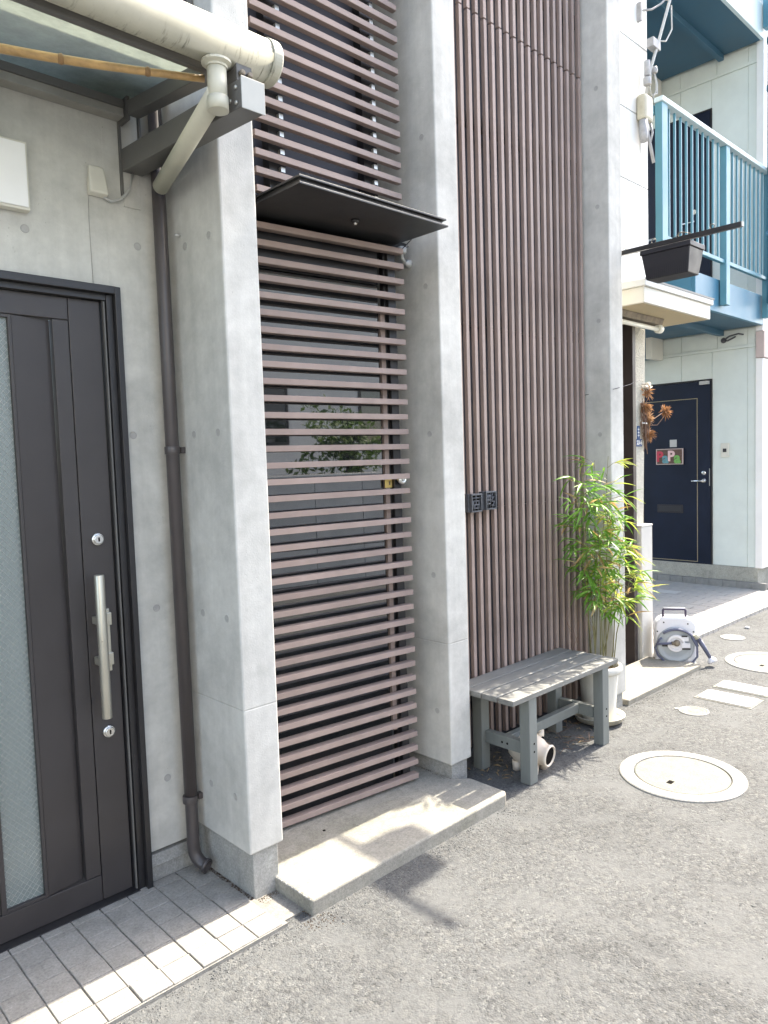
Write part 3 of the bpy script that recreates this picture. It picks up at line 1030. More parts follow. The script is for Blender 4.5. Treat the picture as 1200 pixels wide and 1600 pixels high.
# ------------------------------------------------------------------ slatted door, standing slightly ajar
ang = math.atan2(2.250 - 2.345, 2.31 - 1.47)
LEN = math.hypot(0.84, 0.095)
sd = thing('slatted_door', 'glazed door faced with horizontal taupe slats, standing slightly ajar', 'door', (1.47, 2.345, 0), ang)
mb = MB()
mb.box(0, LEN, 0, 0.036, -SL_H / 2, SL_H / 2)
src = None
for i in range(37):
    z = 2.398 - i * 0.0643
    if src is None:
        src = obj('slat', mb, 'slat', sd, bevel=0.0012, local=True, seg=1)
        src.location = (0, 0, z)
    else:
        inst('slat', src, sd, (0, 0, z))
mb = MB()
mb.box(0.0, 0.745, 0.062, 0.070, 0.34, 2.25)
obj('glass_pane', mb, 'glass', sd, local=True)
mb = MB()
mb.box(0.748, 0.772, 0.050, 0.085, 0.30, 2.16)
obj('lock_edge', mb, 'slat', sd, bevel=0.002, local=True)
mb = MB()
mb.box(0.775, LEN - 0.005, 0.056, 0.085, 0.06, 2.41)
obj('lock_stile', mb, 'frame_black', sd, bevel=0.002, local=True)
mb = MB()
mb.box(0.0, 0.745, 0.056, 0.085, 0.06, 0.335)
mb.box(0.0, 0.745, 0.056, 0.085, 2.255, 2.41)
obj('rail_panel', mb, 'frame_black', sd, bevel=0.002, local=True)
for xx in (0.0, 0.785):
    mb = MB()
    mb.box(xx, xx + 0.04, 0.0365, 0.0555, 0.07, 2.41)
    obj('slat_bearer', mb, 'frame_black', sd, local=True)
mb = MB()
mb.box(0.742, 0.782, 0.046, 0.0498, 1.385, 1.425)
sp_ = obj('strike_plate', mb, 'brass', sd, bevel=0.001, local=True)
mb = MB()
mb.box(0.764, 0.770, 0.0445, 0.0462, 1.397, 1.413)
obj('latch', mb, 'galv', sp_, local=True)
mb = MB()
mb.lathe([(0.024, 0), (0.024, 0.006), (0.012, 0.010), (0.012, 0.022), (0.023, 0.027), (0.025, 0.042), (0.018, 0.050), (0.007, 0.0505), (0.007, 0.0485)], (0.815, 0.056, 1.420), 24, (0, -1, 0))
obj('door_knob', mb, 'chrome', sd, local=True)

lf = thing('bracket_lamp', 'small pale bracket lamp under the black canopy beside the slatted door', 'lamp', (2.38, 2.31, 2.40))
mb = MB()
mb.lathe([(0.018, 0), (0.018, 0.014), (0.009, 0.02), (0.009, 0.03)], (2.4095, 2.31, 2.372), 14, (-1, 0, 0))
obj('wall_mount', mb, 'cable', lf)
mb = MB()
mb.tube([(2.38, 2.31, 2.372), (2.352, 2.30, 2.388), (2.345, 2.295, 2.405)], 0.008, 10)
mb.lathe([(0.017, 0), (0.022, 0.006), (0.022, 0.026), (0.012, 0.032)], (2.345, 2.295, 2.402), 16)
obj('lamp_head', mb, 'cable', lf)

# ------------------------------------------------------------------ concrete step
st = thing('entrance_step', 'low concrete doorstep slab in front of the slatted door', 'step', (1.95, 2.1, 0))
mb = MB()
mb.prism([(1.412, 1.886), (2.47, 1.886), (2.492, 1.905), (2.492, 2.10), (2.440, 2.155), (2.425, 2.42), (1.445, 2.42), (1.430, 2.113), (1.412, 2.108)][::1], 'z', -0.03, 0.055)
o = obj('step_slab', mb, 'step', st, bevel=0.007)
mb = MB()
mb.box(1.444, 2.409, 2.4205, 2.655, -0.02, 0.0555)
obj('threshold_floor', mb, 'step', st)
mb = MB()
mb.lathe([(0.006, 0.0), (0.006, 0.0012), (0.003, 0.0012)], (1.735, 2.22, 0.055), 12)
obj('drain_hole', mb, 'hole', st)

# ------------------------------------------------------------------ vertical slat screen
vs = thing('vertical_slat_screen', 'tall screen of upright taupe slats behind the bench', 'screen', (3.19, 2.32, 0))
VP = 0.0605
W_ = 0.0225
mbl = MB()
mbl.box(-W_, 0, 2.278, 2.2995, 0.085, 3.606)
mbu = MB()
mbu.box(-W_, 0, 2.278, 2.2995, 3.612, 6.0)
sl_, su_ = None, None
for k in range(-3, 18):
    x = 2.7765 + VP * k
    if sl_ is None:
        sl_ = obj('slat', mbl, 'slat', vs, bevel=0.0012, seg=1)
        su_ = obj('slat', mbu, 'slat', vs, bevel=0.0012, seg=1)
        sl_.location = (x, 0, 0)
        su_.location = (x, 0, 0)
    else:
        inst('slat', sl_, vs, (x + random.uniform(-.0012, .0012), random.uniform(-.001, .001), 0))
        inst('slat', su_, vs, (x + random.uniform(-.0015, .0015), random.uniform(-.0015, .0015), 0))
for z in (0.25, 1.2, 2.15, 3.1, 3.9, 4.8):
    mb = MB()
    mb.box(2.5505, 3.8295, 2.3000, 2.345, z, z + 0.05)
    obj('cross_rail', mb, 'frame_black', vs)
mb = MB()
mb.box(2.5505, 3.8295, 2.40, 2.42, 0.0, 6.0)
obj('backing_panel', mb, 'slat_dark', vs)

# two little cast openwork plaques on the slats
def plaque(label, x0, z0, w, h, strokes, tilt):
    t = thing('openwork_plaque', label, 'plaque', (x0 + w / 2, 2.255, z0), group='cast plaques on the upright slats')
    mb = MB()
    mb.box(x0 - 0.006, x0 + w * 0.92, 2.252, 2.2775, z0, z0 + h)
    obj('back_box', mb, 'plaque', t, bevel=0.002)
    mb = MB()
    y0, y1 = 2.236, 2.2518
    b = 0.007
    mb.box(x0, x0 + w, y0, y1, z0, z0 + b)
    mb.box(x0, x0 + w, y0, y1, z0 + h - b, z0 + h)
    mb.box(x0, x0 + b, y0, y1, z0 + b, z0 + h - b)
    mb.box(x0 + w - b, x0 + w, y0, y1, z0 + b, z0 + h - b)
    obj('rim', mb, 'plaque', t, bevel=0.001)
    mb = MB()
    for (ax, az, bx, bz) in strokes:
        p = Vector((x0 + b + ax * (w - 2 * b), 2.243, z0 + b + az * (h - 2 * b)))
        q = Vector((x0 + b + bx * (w - 2 * b), 2.243, z0 + b + bz * (h - 2 * b)))
        mb.tube([p, q], 0.0034, 6)
    obj('relief_strokes', mb, 'plaque', t)
    mb = MB()
    mb.box(x0 + b, x0 + w - b, 2.2495, 2.2515, z0 + b, z0 + h - b)
    obj('recess', mb, 'hole', t)
    return t
plaque('left one of the two dark cast plaques on the upright slats', 2.712, 1.243, 0.080, 0.088,
       [(0, .82, 1, .82), (.5, 1, .5, .62), (.1, .62, .9, .62), (.2, .62, .1, .05), (.5, .6, .5, .3), (.8, .62, .9, .1), (.15, .38, .85, .38), (.2, .15, .8, .15), (.35, .38, .3, 0), (.68, .38, .7, 0)], 0)
plaque('right one of the two dark cast plaques on the upright slats', 2.823, 1.248, 0.082, 0.090,
       [(.2, 1, .2, 0), (0, .78, .5, .78), (0, .52, .55, .52), (.02, .25, .5, .3), (.5, 1, .45, .0), (.75, .95, .6, .7), (.6, .7, 1, .72), (.8, .7, .62, .42), (.6, .42, 1, .42), (.95, .42, .7, .05), (.6, .2, .95, .12), (.35, .9, .35, .6)], 0)

# ------------------------------------------------------------------ bench
bn = thing('garden_bench', 'grey wooden slatted bench in front of the upright slats', 'bench', (3.03, 2.09, 0))
bd = (2.272 - 1.912 - 3 * 0.010) / 4
for i in range(4):
    y0 = 1.912 + i * (bd + 0.010)
    mb = MB()
    mb.box(2.568 + random.uniform(-.002, .002), 3.490 + random.uniform(-.002, .002), y0, y0 + bd, 0.404, 0.430 + random.uniform(-.0008, .0008))
    obj('seat_board', mb, 'bench', bn, bevel=0.003)
for (lx, ly) in ((2.702, 1.922), (3.335, 1.915), (2.690, 2.190), (3.325, 2.190)):
    mb = MB()
    mb.box(lx, lx + 0.060, ly, ly + 0.056, 0.0, 0.4035)
    lg = obj('leg', mb, 'bench_leg', bn, bevel=0.003)
    if ly < 2:
        for zz in (0.150, 0.188):
            mb = MB()
            mb.lathe([(0.0048, 0.0), (0.0048, 0.0012), (0.002, 0.0012)], (lx + 0.034, ly, zz), 10, (0, -1, 0))
            obj('screw_hole', mb, 'hole', lg)
for lx in (2.702, 3.335):
    mb = MB()
    mb.box(lx + 0.012, lx + 0.046, 1.9785, 2.1895, 0.132, 0.192)
    e = obj('end_rail', mb, 'bench_leg', bn, bevel=0.003)
    if lx < 3:
        for yy in (2.058, 2.088):
            mb = MB()
            mb.lathe([(0.0055, 0.0), (0.0055, 0.0012), (0.002, 0.0012)], (lx + 0.012, yy, 0.160), 10, (-1, 0, 0))
            obj('screw_hole', mb, 'hole', e)
    mb = MB()
    mb.box(lx + 0.015, lx + 0.045, 1.9785, 2.1895, 0.362, 0.4035)
    obj('seat_bearer', mb, 'bench_leg', bn, bevel=0.002)
mb = MB()
mb.box(2.7485, 3.3465, 2.062, 2.096, 0.140, 0.190)
obj('stretcher', mb, 'bench_leg', bn, bevel=0.003)

# ------------------------------------------------------------------ ceramic pig
pgx, pgy = 2.858, 2.030
pa = math.atan2(-0.99, 0.10)
pg = thing('ceramic_pig', 'cream ceramic pig incense burner with round open mouth under the bench', 'pig', (pgx, pgy, 0), pa)
mb = MB()
prof = [(0.004, -0.112), (0.034, -0.106), (0.058, -0.088), (0.074, -0.058), (0.080, -0.020), (0.077, 0.015), (0.066, 0.046), (0.054, 0.066), (0.049, 0.080),
        (0.050, 0.092), (0.053, 0.100), (0.051, 0.106), (0.047, 0.108), (0.0435, 0.105), (0.0415, 0.096), (0.044, 0.06), (0.05, 0.0), (0.03, -0.05), (0.004, -0.055)]
mb.lathe(prof, (0, 0, 0.098), 36, (1, 0, -0.10), capb=False, capt=False)
body = obj('body', mb, 'pig', pg, local=True)
mb = MB()
mb.lathe([(0.0428, 0.0), (0.002, 0.001)], Vector((0, 0, 0.098)) + Vector((1, 0, -0.10)).normalized() * 0.1005, 24, (1, 0, -0.10), capb=False)
obj('mouth_shade_disc', mb, 'hole', body, local=True)  # dark disc closing the mouth, its colour stands for the shade inside
for sy in (-1, 1):
    mb = MB()
    mb.tube([(0.030, sy * 0.036, 0.150), (0.036, sy * 0.044, 0.172), (0.046, sy * 0.046, 0.190)], [0.020, 0.015, 0.003], 10)
    obj('ear', mb, 'pig', body, local=True)
    mb = MB()
    mb.ball((0.046, sy * 0.034, 0.1535), 0.0085)
    obj('eye', mb, 'hole', body, local=True)
    for sx in (-0.05, 0.042):
        mb = MB()
        mb.tube([(sx, sy * 0.042, 0.046), (sx * 1.05, sy * 0.046, 0.0)], [0.024, 0.018], 12)
        obj('foot', mb, 'pig', body, local=True)
mb = MB()
mb.tube([(-0.02, 0, 0.176), (-0.01, 0.0, 0.196), (0.012, 0.0, 0.199), (0.026, 0, 0.176)], 0.0035, 8)
obj('wire_handle', mb, 'galv', pg, local=True)

# ------------------------------------------------------------------ white pot with bamboo
PX, PY = 3.655, 2.125
pt = thing('plant_pot', 'white fluted plastic pot on a saucer beside the right end of the bench', 'pot', (PX, PY, 0))
mb = MB()
mb.lathe([(0.098, 0.0), (0.128, 0.010), (0.140, 0.036), (0.143, 0.040), (0.139, 0.042), (0.126, 0.016), (0.09, 0.012)], (PX, PY, 0.002), 32)
obj('saucer', mb, 'saucer', pt)
mb = MB()
mb.lathe([(0.086, 0.016), (0.090, 0.018), (0.092, 0.10), (0.098, 0.20), (0.106, 0.272), (0.108, 0.284)], (PX, PY, 0), 32, facet=0.022)
mb.lathe([(0.108, 0.280), (0.122, 0.285), (0.130, 0.296), (0.131, 0.312), (0.126, 0.324), (0.116, 0.327), (0.108, 0.320), (0.102, 0.295)], (PX, PY, 0), 40, capb=False, capt=False)
obj('pot_body', mb, 'pot', pt)
mb = MB()
mb.lathe([(0.106, 0.296), (0.06, 0.304), (0.002, 0.308)], (PX, PY, 0), 24, capb=False)
obj('soil', mb, 'soil', pt)

bp_ = thing('bamboo_plant', 'slender potted bamboo with green leaves, coloured sunlit yellow on the right, tied by a white cloth strip', 'plant', (PX, PY, 0.3))
rng = random.Random(21)
def leaf_mesh(name, L, W, droop, fold, mat):
    mb = MB()
    n = 6
    vs = []
    for i in range(n + 1):
        t = i / n
        w = W * (math.sin(PI * min(1, t * 1.0 + 0.04)) ** 0.75) * (1 - 0.25 * t) if 0 < i < n else W * 0.06
        x = L * t
        z = -droop * L * t * t
        vs += [(x, -w / 2, z + fold * w), (x, 0, z), (x, w / 2, z + fold * w)]
    fs = []
    for i in range(n):
        a = i * 3
        fs += [(a, a + 1, a + 4, a + 3), (a + 1, a + 2, a + 5, a + 4)]
    mb.add(vs, fs, True)
    return mesh_of(name, mb, mat)
leafs = {k: [leaf_mesh('bamboo_leaf', L, W, d, 0.35, k) for (L, W, d) in ((0.110, 0.0145, 0.22), (0.09, 0.0135, 0.08), (0.125, 0.015, 0.35), (0.075, 0.012, 0.15))]
         for k in ('leaf_a', 'leaf_b', 'leaf_dry')}
stems = []
# (base dx, dy, top dx, dy, top z)
spec = [(-.055, .03, -.135, .055, 1.40), (-.03, -.02, -.06, .02, 1.27), (0.0, .03, .005, .05, 1.47), (.02, -.02, .035, -.01, 1.49),
        (.045, .01, .085, .0, 1.30), (.06, -.03, .15, -.05, 1.12), (-.045, -.045, -.10, -.02, 1.10), (.03, .055, .07, .03, 1.22), (.07, .03, .20, -.02, 0.98), (-.07, -.01, -.20, .02, 1.22), (-.06, .02, -.22, .06, 1.40), (.05, -.04, .22, -.06, .86)]
allleaf = []
for (bx, by, tx, ty, tz) in spec:
    pts = []
    for i in range(9):
        t = i / 8
        c = t * t
        pts.append((PX + bx - .085 * t + (tx - bx) * .85 * (0.4 * t + 0.6 * c) + rng.uniform(-.004, .004), PY + by - .015 + (ty - by - .075) * t + rng.uniform(-.004, .004), 0.29 + (tz - 0.29) * t))
    mb = MB()
    mb.tube(pts, [0.0042 - 0.0028 * i / 8 for i in range(9)], 6)
    obj('stem', mb, 'stem', bp_)
    # side shoots
    nsh = int(11 + 7 * rng.random())
    for s_ in range(nsh):
        t = rng.uniform(0.36, 1.0) ** 0.85
        i = min(7, int(t * 8))
        f = t * 8 - i
        p = Vector(pts[i]).lerp(Vector(pts[i + 1]), f)
        a = rng.uniform(0, 2 * PI)
        ln = rng.uniform(0.03, 0.16) * (1.15 - 0.5 * t)
        d = Vector((math.cos(a) * .9 - .12, math.sin(a) * 0.95, rng.uniform(0.1, 0.8))).normalized()
        q = p + d * ln
        q.y = min(q.y, 2.262)
        mb = MB()
        mb.tube([p, p.lerp(q, .5) + Vector((0, 0, 0.006)), q], [0.0016, 0.0012, 0.0008], 4, cap=False)
        obj('side_shoot', mb, 'stem', bp_)
        nl = rng.randint(3, 6)
        for l in range(nl):
            la = a + rng.uniform(-1.1, 1.1)
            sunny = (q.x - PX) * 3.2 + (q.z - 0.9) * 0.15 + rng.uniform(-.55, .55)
            mt = 'leaf_dry' if rng.random() < 0.11 else ('leaf_b' if sunny > 0.16 else 'leaf_a')  # yellow leaves towards the right put the sunlight into the leaf colour
            base = p.lerp(q, rng.uniform(0.55, 1.0))
            pitch_ = rng.uniform(-0.55, 0.75)
            allleaf.append((base, la, pitch_, rng.uniform(-.6, .6), mt, rng.randrange(4), rng.uniform(.8, 1.2)))
rng.shuffle(allleaf)
extra = {}
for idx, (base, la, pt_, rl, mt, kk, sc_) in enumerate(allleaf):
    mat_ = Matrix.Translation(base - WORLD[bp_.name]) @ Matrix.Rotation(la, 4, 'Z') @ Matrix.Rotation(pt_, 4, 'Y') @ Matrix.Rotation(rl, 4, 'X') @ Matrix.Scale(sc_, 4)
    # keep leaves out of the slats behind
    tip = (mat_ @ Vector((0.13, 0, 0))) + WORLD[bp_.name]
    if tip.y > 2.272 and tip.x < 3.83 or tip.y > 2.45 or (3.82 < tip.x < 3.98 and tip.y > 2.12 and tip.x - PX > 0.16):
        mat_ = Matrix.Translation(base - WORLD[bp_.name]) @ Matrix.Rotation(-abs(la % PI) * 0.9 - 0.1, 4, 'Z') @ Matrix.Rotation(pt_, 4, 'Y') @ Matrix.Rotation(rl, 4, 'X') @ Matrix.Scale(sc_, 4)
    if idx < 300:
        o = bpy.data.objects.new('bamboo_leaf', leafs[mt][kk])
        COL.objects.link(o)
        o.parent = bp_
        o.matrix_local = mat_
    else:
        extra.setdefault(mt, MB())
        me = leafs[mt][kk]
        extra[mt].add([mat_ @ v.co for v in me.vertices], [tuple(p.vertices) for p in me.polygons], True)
for mt, mb in extra.items():
    o = obj('more_leaves', mb, mt, bp_, local=True)
    o['kind'] = 'stuff'
# bare twigs low down on the left
mb = MB()
for i in range(10):
    x = PX - rng.uniform(.02, .17)
    y = PY + rng.uniform(0.0, .10)
    z = rng.uniform(.30, .42)
    p = [Vector((x, y, z))]
    for j in range(4):
        p.append(p[-1] + Vector((rng.uniform(-.05, .02), rng.uniform(-.02, .01), rng.uniform(.03, .12))))
    mb.tube(p, 0.0011, 4, cap=False)
o = obj('bare_twigs', mb, 'twig', bp_)
o['kind'] = 'stuff'
mb = MB()
mb.tube([(PX - .175, PY - .03, .982), (PX - .15, PY - .05, .990), (PX - .12, PY - .068, .984), (PX - .08, PY - .085, .994), (PX - .04, PY - .10, .990), (PX + .0, PY - .105, 1.0), (PX + .05, PY - .095, .996), (PX + .10, PY - .06, .99)], [0.003, 0.0075, 0.0045, 0.0068, 0.004, 0.007, 0.008, 0.003], 5)
mb.tube([(PX + .04, PY - .098, 1.0), (PX + .06, PY - .125, 1.016), (PX + .075, PY - .118, .98), (PX + .05, PY - .112, .955)], [0.007, 0.013, 0.012, 0.004], 8)
mb.tube([(PX + .04, PY - .098, 1.0), (PX + .085, PY - .118, .972), (PX + .10, PY - .12, .94)], [0.006, 0.009, 0.005], 8)
obj('cloth_tie', mb, 'cloth', bp_)

# ------------------------------------------------------------------ apron slab, neighbouring house
ap = thing('apron_slab', 'pale concrete slab in front of the neighbouring entrance, left of the hose reel', 'slab', (4.47, 2.3, 0))
mb = MB()
mb.prism([(3.985, 2.118), (4.985, 2.112), (5.0, 2.13), (4.955, 2.487), (3.985, 2.487)], 'z', -0.03, 0.034)
obj('slab', mb, 'apron', ap, bevel=0.006)

nh = thing('neighbour_house', 'white panelled house with cream entrance roof next to the rightmost pillar', 'house', (4.5, 2.6, 0))
seams = [2.42, 2.88, 3.345, 3.81, 4.275, 4.74, 5.205, 5.67]
for i in range(len(seams) - 1):
    for (xa, xb) in ((3.98, 4.752), (4.757, 4.925), (4.930, 5.045)):
        mb = MB()
        mb.box(xa, xb, 2.50, 2.56, seams[i] + 0.0025, seams[i + 1] - 0.0025)
        obj('wall_panel', mb, 'n_white', nh, bevel=0.002, seg=1)
mb = MB()
mb.box(3.98, 5.04, 2.561, 2.75, 2.40, 6.0)
mb.box(5.0, 5.04, 2.76, 6.0, 0.0, 6.0)
obj('wall_core', mb, 'n_trim', nh)
mb = MB()
mb.box(3.978, 4.86, 2.62, 2.66, 0.0, 2.40)
dd = obj('entrance_door', mb, 'brown_door', nh)
mb = MB()
mb.box(4.80, 4.845, 2.50, 2.62, 0.0, 2.395)
obj('door_frame', mb, 'brown_door', nh, bevel=0.003)
# entrance roof
mb = MB()
mb.box(4.205, 5.150, 2.112, 2.498, 2.395, 2.490)
er = obj('entrance_roof', mb, 'n_trim', nh, bevel=0.004)
mb = MB()
mb.box(4.225, 5.130, 2.13, 2.496, 2.3925, 2.3949)
obj('soffit', mb, 'n_soffit', er)
mb = MB()
mb.hexa([(4.190, 2.097, 2.4905), (5.168, 2.097, 2.4905), (5.168, 2.498, 2.4905), (4.190, 2.498, 2.4905),
         (4.190, 2.097, 2.530), (5.168, 2.097, 2.530), (5.168, 2.498, 2.545), (4.190, 2.498, 2.545)])
obj('edge_trim', mb, 'n_white', er, bevel=0.003)
mb = MB()
mb.box(4.188, 5.172, 2.0935, 2.0965, 2.524, 2.536)
obj('drip_edge', mb, 'steel_black', er)

gp = thing('gate_pier', 'low square rendered gate pier beside the hose reel', 'pier', (4.97, 2.55, 0))
mb = MB()
mb.box(4.888, 5.050, 2.488, 2.62, -0.02, 0.975)
obj('pier_body', mb, 'pier', gp, bevel=0.006)
mb = MB()
mb.box(4.885, 5.053, 2.485, 2.623, 0.9752, 0.990)
obj('pier_cap', mb, 'pier', gp, bevel=0.005)
sp = thing('stucco_post', 'tall rough cream post standing behind the low gate pier', 'post', (4.98, 2.65, 0))
mb = MB()
mb.hexa([(4.915, 2.552, 0.99), (5.045, 2.552, 0.99), (5.045, 2.70, 0.99), (4.915, 2.70, 0.99),
         (4.915, 2.545, 2.388), (5.080, 2.545, 2.388), (5.080, 2.70, 2.388), (4.915, 2.70, 2.388)])
obj('shaft', mb, 'stucco', sp, bevel=0.005)
mb = MB()
mb.box(4.925, 5.035, 2.6235, 2.70, -0.02, 0.9895)
obj('foot', mb, 'stucco', sp)

# fluorescent lamp
fl = thing('tube_lamp', 'weathered fluorescent tube lamp under the cream entrance roof', 'lamp', (4.6, 2.33, 2.36))
mb = MB()
mb.prism([(2.285, 2.391), (2.375, 2.391), (2.36, 2.352), (2.30, 2.352)], 'x', 4.12, 4.83)
obj('lamp_body', mb, 'galv', fl, bevel=0.002)
mb = MB()
mb.tube([(4.12, 2.315, 2.325), (4.82, 2.315, 2.325)], 0.0145, 14)
obj('tube', mb, 'lamp_tube', fl)
mb = MB()
mb.lathe([(0.027, -0.012), (0.029, 0.0), (0.029, 0.03), (0.025, 0.034)], (4.80, 2.315, 2.327), 18, (1, 0, 0))
mb.box(4.812, 4.832, 2.300, 2.330, 2.33, 2.355)
obj('socket', mb, 'lamp_tube', fl)

# address plate on the post
ad = thing('address_plate', 'small blue address plate on the tall cream post', 'sign', (4.985, 2.548, 1.58))
mb = MB()
mb.box(4.935, 5.020, 2.5455, 2.5505, 1.548, 1.602)
mb.box(4.948, 4.988, 2.5455, 2.5505, 1.6022, 1.695)
obj('plate', mb, 'sign_blue', ad)
tm = text_mb('23-6', 0.042, 0.0006, 0.0012)
xf(tm, Matrix.Translation((4.978, 2.5448, 1.576)) @ Matrix.Rotation(PI / 2, 4, 'X'))
obj('plate_number', tm, 'sign_white', ad)
mb = MB()
for z in (1.625, 1.645, 1.668):
    mb.box(4.955, 4.981, 2.5446, 2.5453, z, z + 0.006)
mb.box(4.966, 4.970, 2.5447, 2.5453, 1.615, 1.685)
obj('plate_characters', mb, 'sign_white', ad)

# dried bouquet hanging on the post
db = thing('dried_bouquet', 'dried brown flower bunch hanging on the tall cream post', 'bouquet', (5.03, 2.53, 1.8))
rg = random.Random(5)
def spikes(c, n, L, mat, name, dirs, W=0.0065):
    mb = MB()
    for i in range(n):
        d = Vector((rg.gauss(dirs[0], .55), rg.gauss(dirs[1], .45), rg.gauss(dirs[2], .55))).normalized()
        s_ = d.cross(Vector((rg.random() - .5, rg.random() - .5, rg.random()))).normalized() * W * rg.uniform(.6, 1.2)
        l = L * rg.uniform(.5, 1.15)
        p0 = Vector(c) + Vector((rg.uniform(-1, 1), rg.uniform(-1, 1), rg.uniform(-1, 1))) * 0.012
        p1 = p0 + d * l * .55
        p2 = p0 + d * l + Vector((0, 0, -l * .15))
        mb.add([p0, p1 - s_, p2, p1 + s_], [(0, 1, 2, 3)])
    o = obj(name, mb, mat, db)
    o['kind'] = 'stuff'
    return o
mb = MB()
for i in range(26):
    x = 5.02 + rg.uniform(-.035, .045)
    y = 2.530 + rg.uniform(-.02, .012)
    z = rg.uniform(1.72, 1.90)
    mb.tube([(x, y, z), (x + rg.uniform(-.02, .02), y - .004, z - .08), (5.02 + rg.uniform(-.018, .03), y - .004, z - rg.uniform(.14, .26))], 0.0026, 4)
o = obj('stalk_bundle', mb, 'twig', db)
o['kind'] = 'stuff'
spikes((5.045, 2.525, 1.93), 60, .06, 'dry_flower', 'flower_head', (.35, -.3, .2))
spikes((5.05, 2.52, 1.745), 90, .06, 'dry_flower', 'flower_head', (.4, -.3, 0))
spikes((5.20, 2.46, 1.80), 80, .07, 'dry_flower', 'flower_head', (.3, -.1, .1))
spikes((5.06, 2.52, 1.64), 60, .065, 'dry_flower', 'flower_head', (.4, -.2, -.3))
spikes((5.02, 2.53, 1.84), 70, .07, 'dry_flower', 'flower_head', (.2, -.3, -.4))
mb = MB()
mb.tube([(5.04, 2.53, 1.72), (5.11, 2.50, 1.745), (5.20, 2.46, 1.80)], 0.003, 5)
mb.tube([(5.06, 2.53, 1.70), (5.14, 2.49, 1.70), (5.20, 2.46, 1.77)], 0.003, 5)
obj('side_stalk', mb, 'twig', db)
mb = MB()
mb.tube([(4.985, 2.530, 1.715), (5.02, 2.512, 1.712), (5.06, 2.524, 1.715)], 0.006, 6)
obj('tie', mb, 'cloth', db)
mb = MB()
for i in range(60):
    d = Vector((rg.gauss(0, 1), rg.gauss(0, .5), rg.gauss(0, 1))).normalized()
    c = Vector((5.045, 2.520, 1.975)) + Vector((d.x * .045, d.y * .02, d.z * .028)) * rg.uniform(.2, 1.1)
    t = d.cross(Vector((.3, .2, .9))).normalized() * .018
    u = d.cross(t).normalized() * .005
    mb.add([c - t - u, c + t - u, c + t + u, c - t + u], [(0, 1, 2, 3)])
o = obj('sunlit_patch', mb, 'sunlit_fleck', db)  # pale flecks standing for the sunlit top of the post
o['kind'] = 'stuff'

# bracket pole with hanging planter
bpole = thing('bracket_pole', 'black pole sticking out from the white house over the street, above the planter', 'pole', (4.05, 2.0, 2.66))
mb = MB()
mb.box(3.985, 4.010, 1.480, 2.4995, 2.636, 2.662)
obj('bar', mb, 'frame_black', bpole, bevel=0.002)
mb = MB()
mb.box(3.986, 4.009, 1.474, 1.4795, 2.637, 2.661)
obj('end_plug', mb, 'cable', bpole)
for yy in (1.66, 1.83, 1.98):
    mb = MB()
    ring = [(3.998, yy - .03 + 0.013 * math.cos(a), 2.674 + 0.013 * math.sin(a)) for a in [i * PI / 6 for i in range(13)]]
    mb.tube(ring, 0.0022, 5)
    obj('hook_ring', mb, 'galv', bpole)
hp = thing('hanging_planter', 'dark grey ribbed planter box hung under the black bracket pole', 'planter', (4.09, 1.87, 2.56))
mb = MB()
x0, x1, y0, y1 = 3.950, 4.125, 1.728, 2.000
mb.hexa([(x0 + .02, y0 + .018, 2.462), (x1 - .02, y0 + .018, 2.462), (x1 - .02, y1 - .018, 2.462), (x0 + .02, y1 - .018, 2.462),
         (x0, y0, 2.595), (x1, y0, 2.595), (x1, y1, 2.595), (x0, y1, 2.595)])
bx_ = obj('box', mb, 'planter', hp, bevel=0.004)
mb = MB()
mb.box(x0 - .006, x1 + .006, y0 - .006, y1 + .006, 2.595, 2.622)
obj('rim', mb, 'planter', hp, bevel=0.003)
mb = MB()
for i in range(20):
    yy = y0 + 0.024 + i * (y1 - y0 - 0.048) / 19
    mb.hexa([(x0 + .0175, yy - .0025, 2.467), (x0 + .022, yy - .0025, 2.467), (x0 + .022, yy + .0025, 2.467), (x0 + .0175, yy + .0025, 2.467),
             (x0 + .0095, yy - .0025, 2.522), (x0 + .014, yy - .0025, 2.522), (x0 + .014, yy + .0025, 2.522), (x0 + .0095, yy + .0025, 2.522)])
o = obj('ribs', mb, 'planter', bx_)
o['kind'] = 'stuff'
mb = MB()
mb.tube([(4.00, 1.78, 2.60), (4.0, 1.79, 2.637)], 0.003, 6)
mb.tube([(4.0, 1.96, 2.60), (4.0, 1.95, 2.637)], 0.003, 6)
mb.tube([(3.99, 1.83, 2.664), (3.985, 1.78, 2.68), (3.995, 1.74, 2.664)], 0.002, 5)
obj('hanger_wire', mb, 'galv', hp)

# service drop: insulator box, clamps and cables on the corner of the white house
sv = thing('service_box', 'cream cable junction box with dangling wires on the corner of the white house', 'box', (4.93, 2.45, 3.8))
mb = MB()
mb.box(4.872, 5.000, 2.43, 2.4995, 3.760, 3.93)
obj('box_cover', mb, 'box_cream', sv, bevel=0.02)
mb = MB()
mb.lathe([(.024, -0.14), (.03, -.10), (.03, 0.0)], (4.905, 2.46, 3.760), 14)
mb.tube([(4.95, 2.455, 3.76), (4.945, 2.45, 3.68), (4.975, 2.445, 3.60), (5.01, 2.44, 3.50)], 0.012, 8)
mb.tube([(4.985, 2.45, 3.76), (4.995, 2.44, 3.70), (4.965, 2.44, 3.63)], 0.008, 8)
obj('cable_tail', mb, 'clamp_grey', sv)
cb = thing('service_cable', 'pale service cable with clamps running up the corner of the white house', 'cable', (4.98, 2.44, 4.3))
mb = MB()
mb.tube([(4.93, 2.455, 3.92), (4.955, 2.44, 4.08), (5.03, 2.41, 4.30), (5.12, 2.36, 4.62), (5.25, 2.28, 5.2), (5.6, 2.0, 6.2)], 0.010, 8)
obj('main_cable', mb, 'cable', cb)
mb = MB()
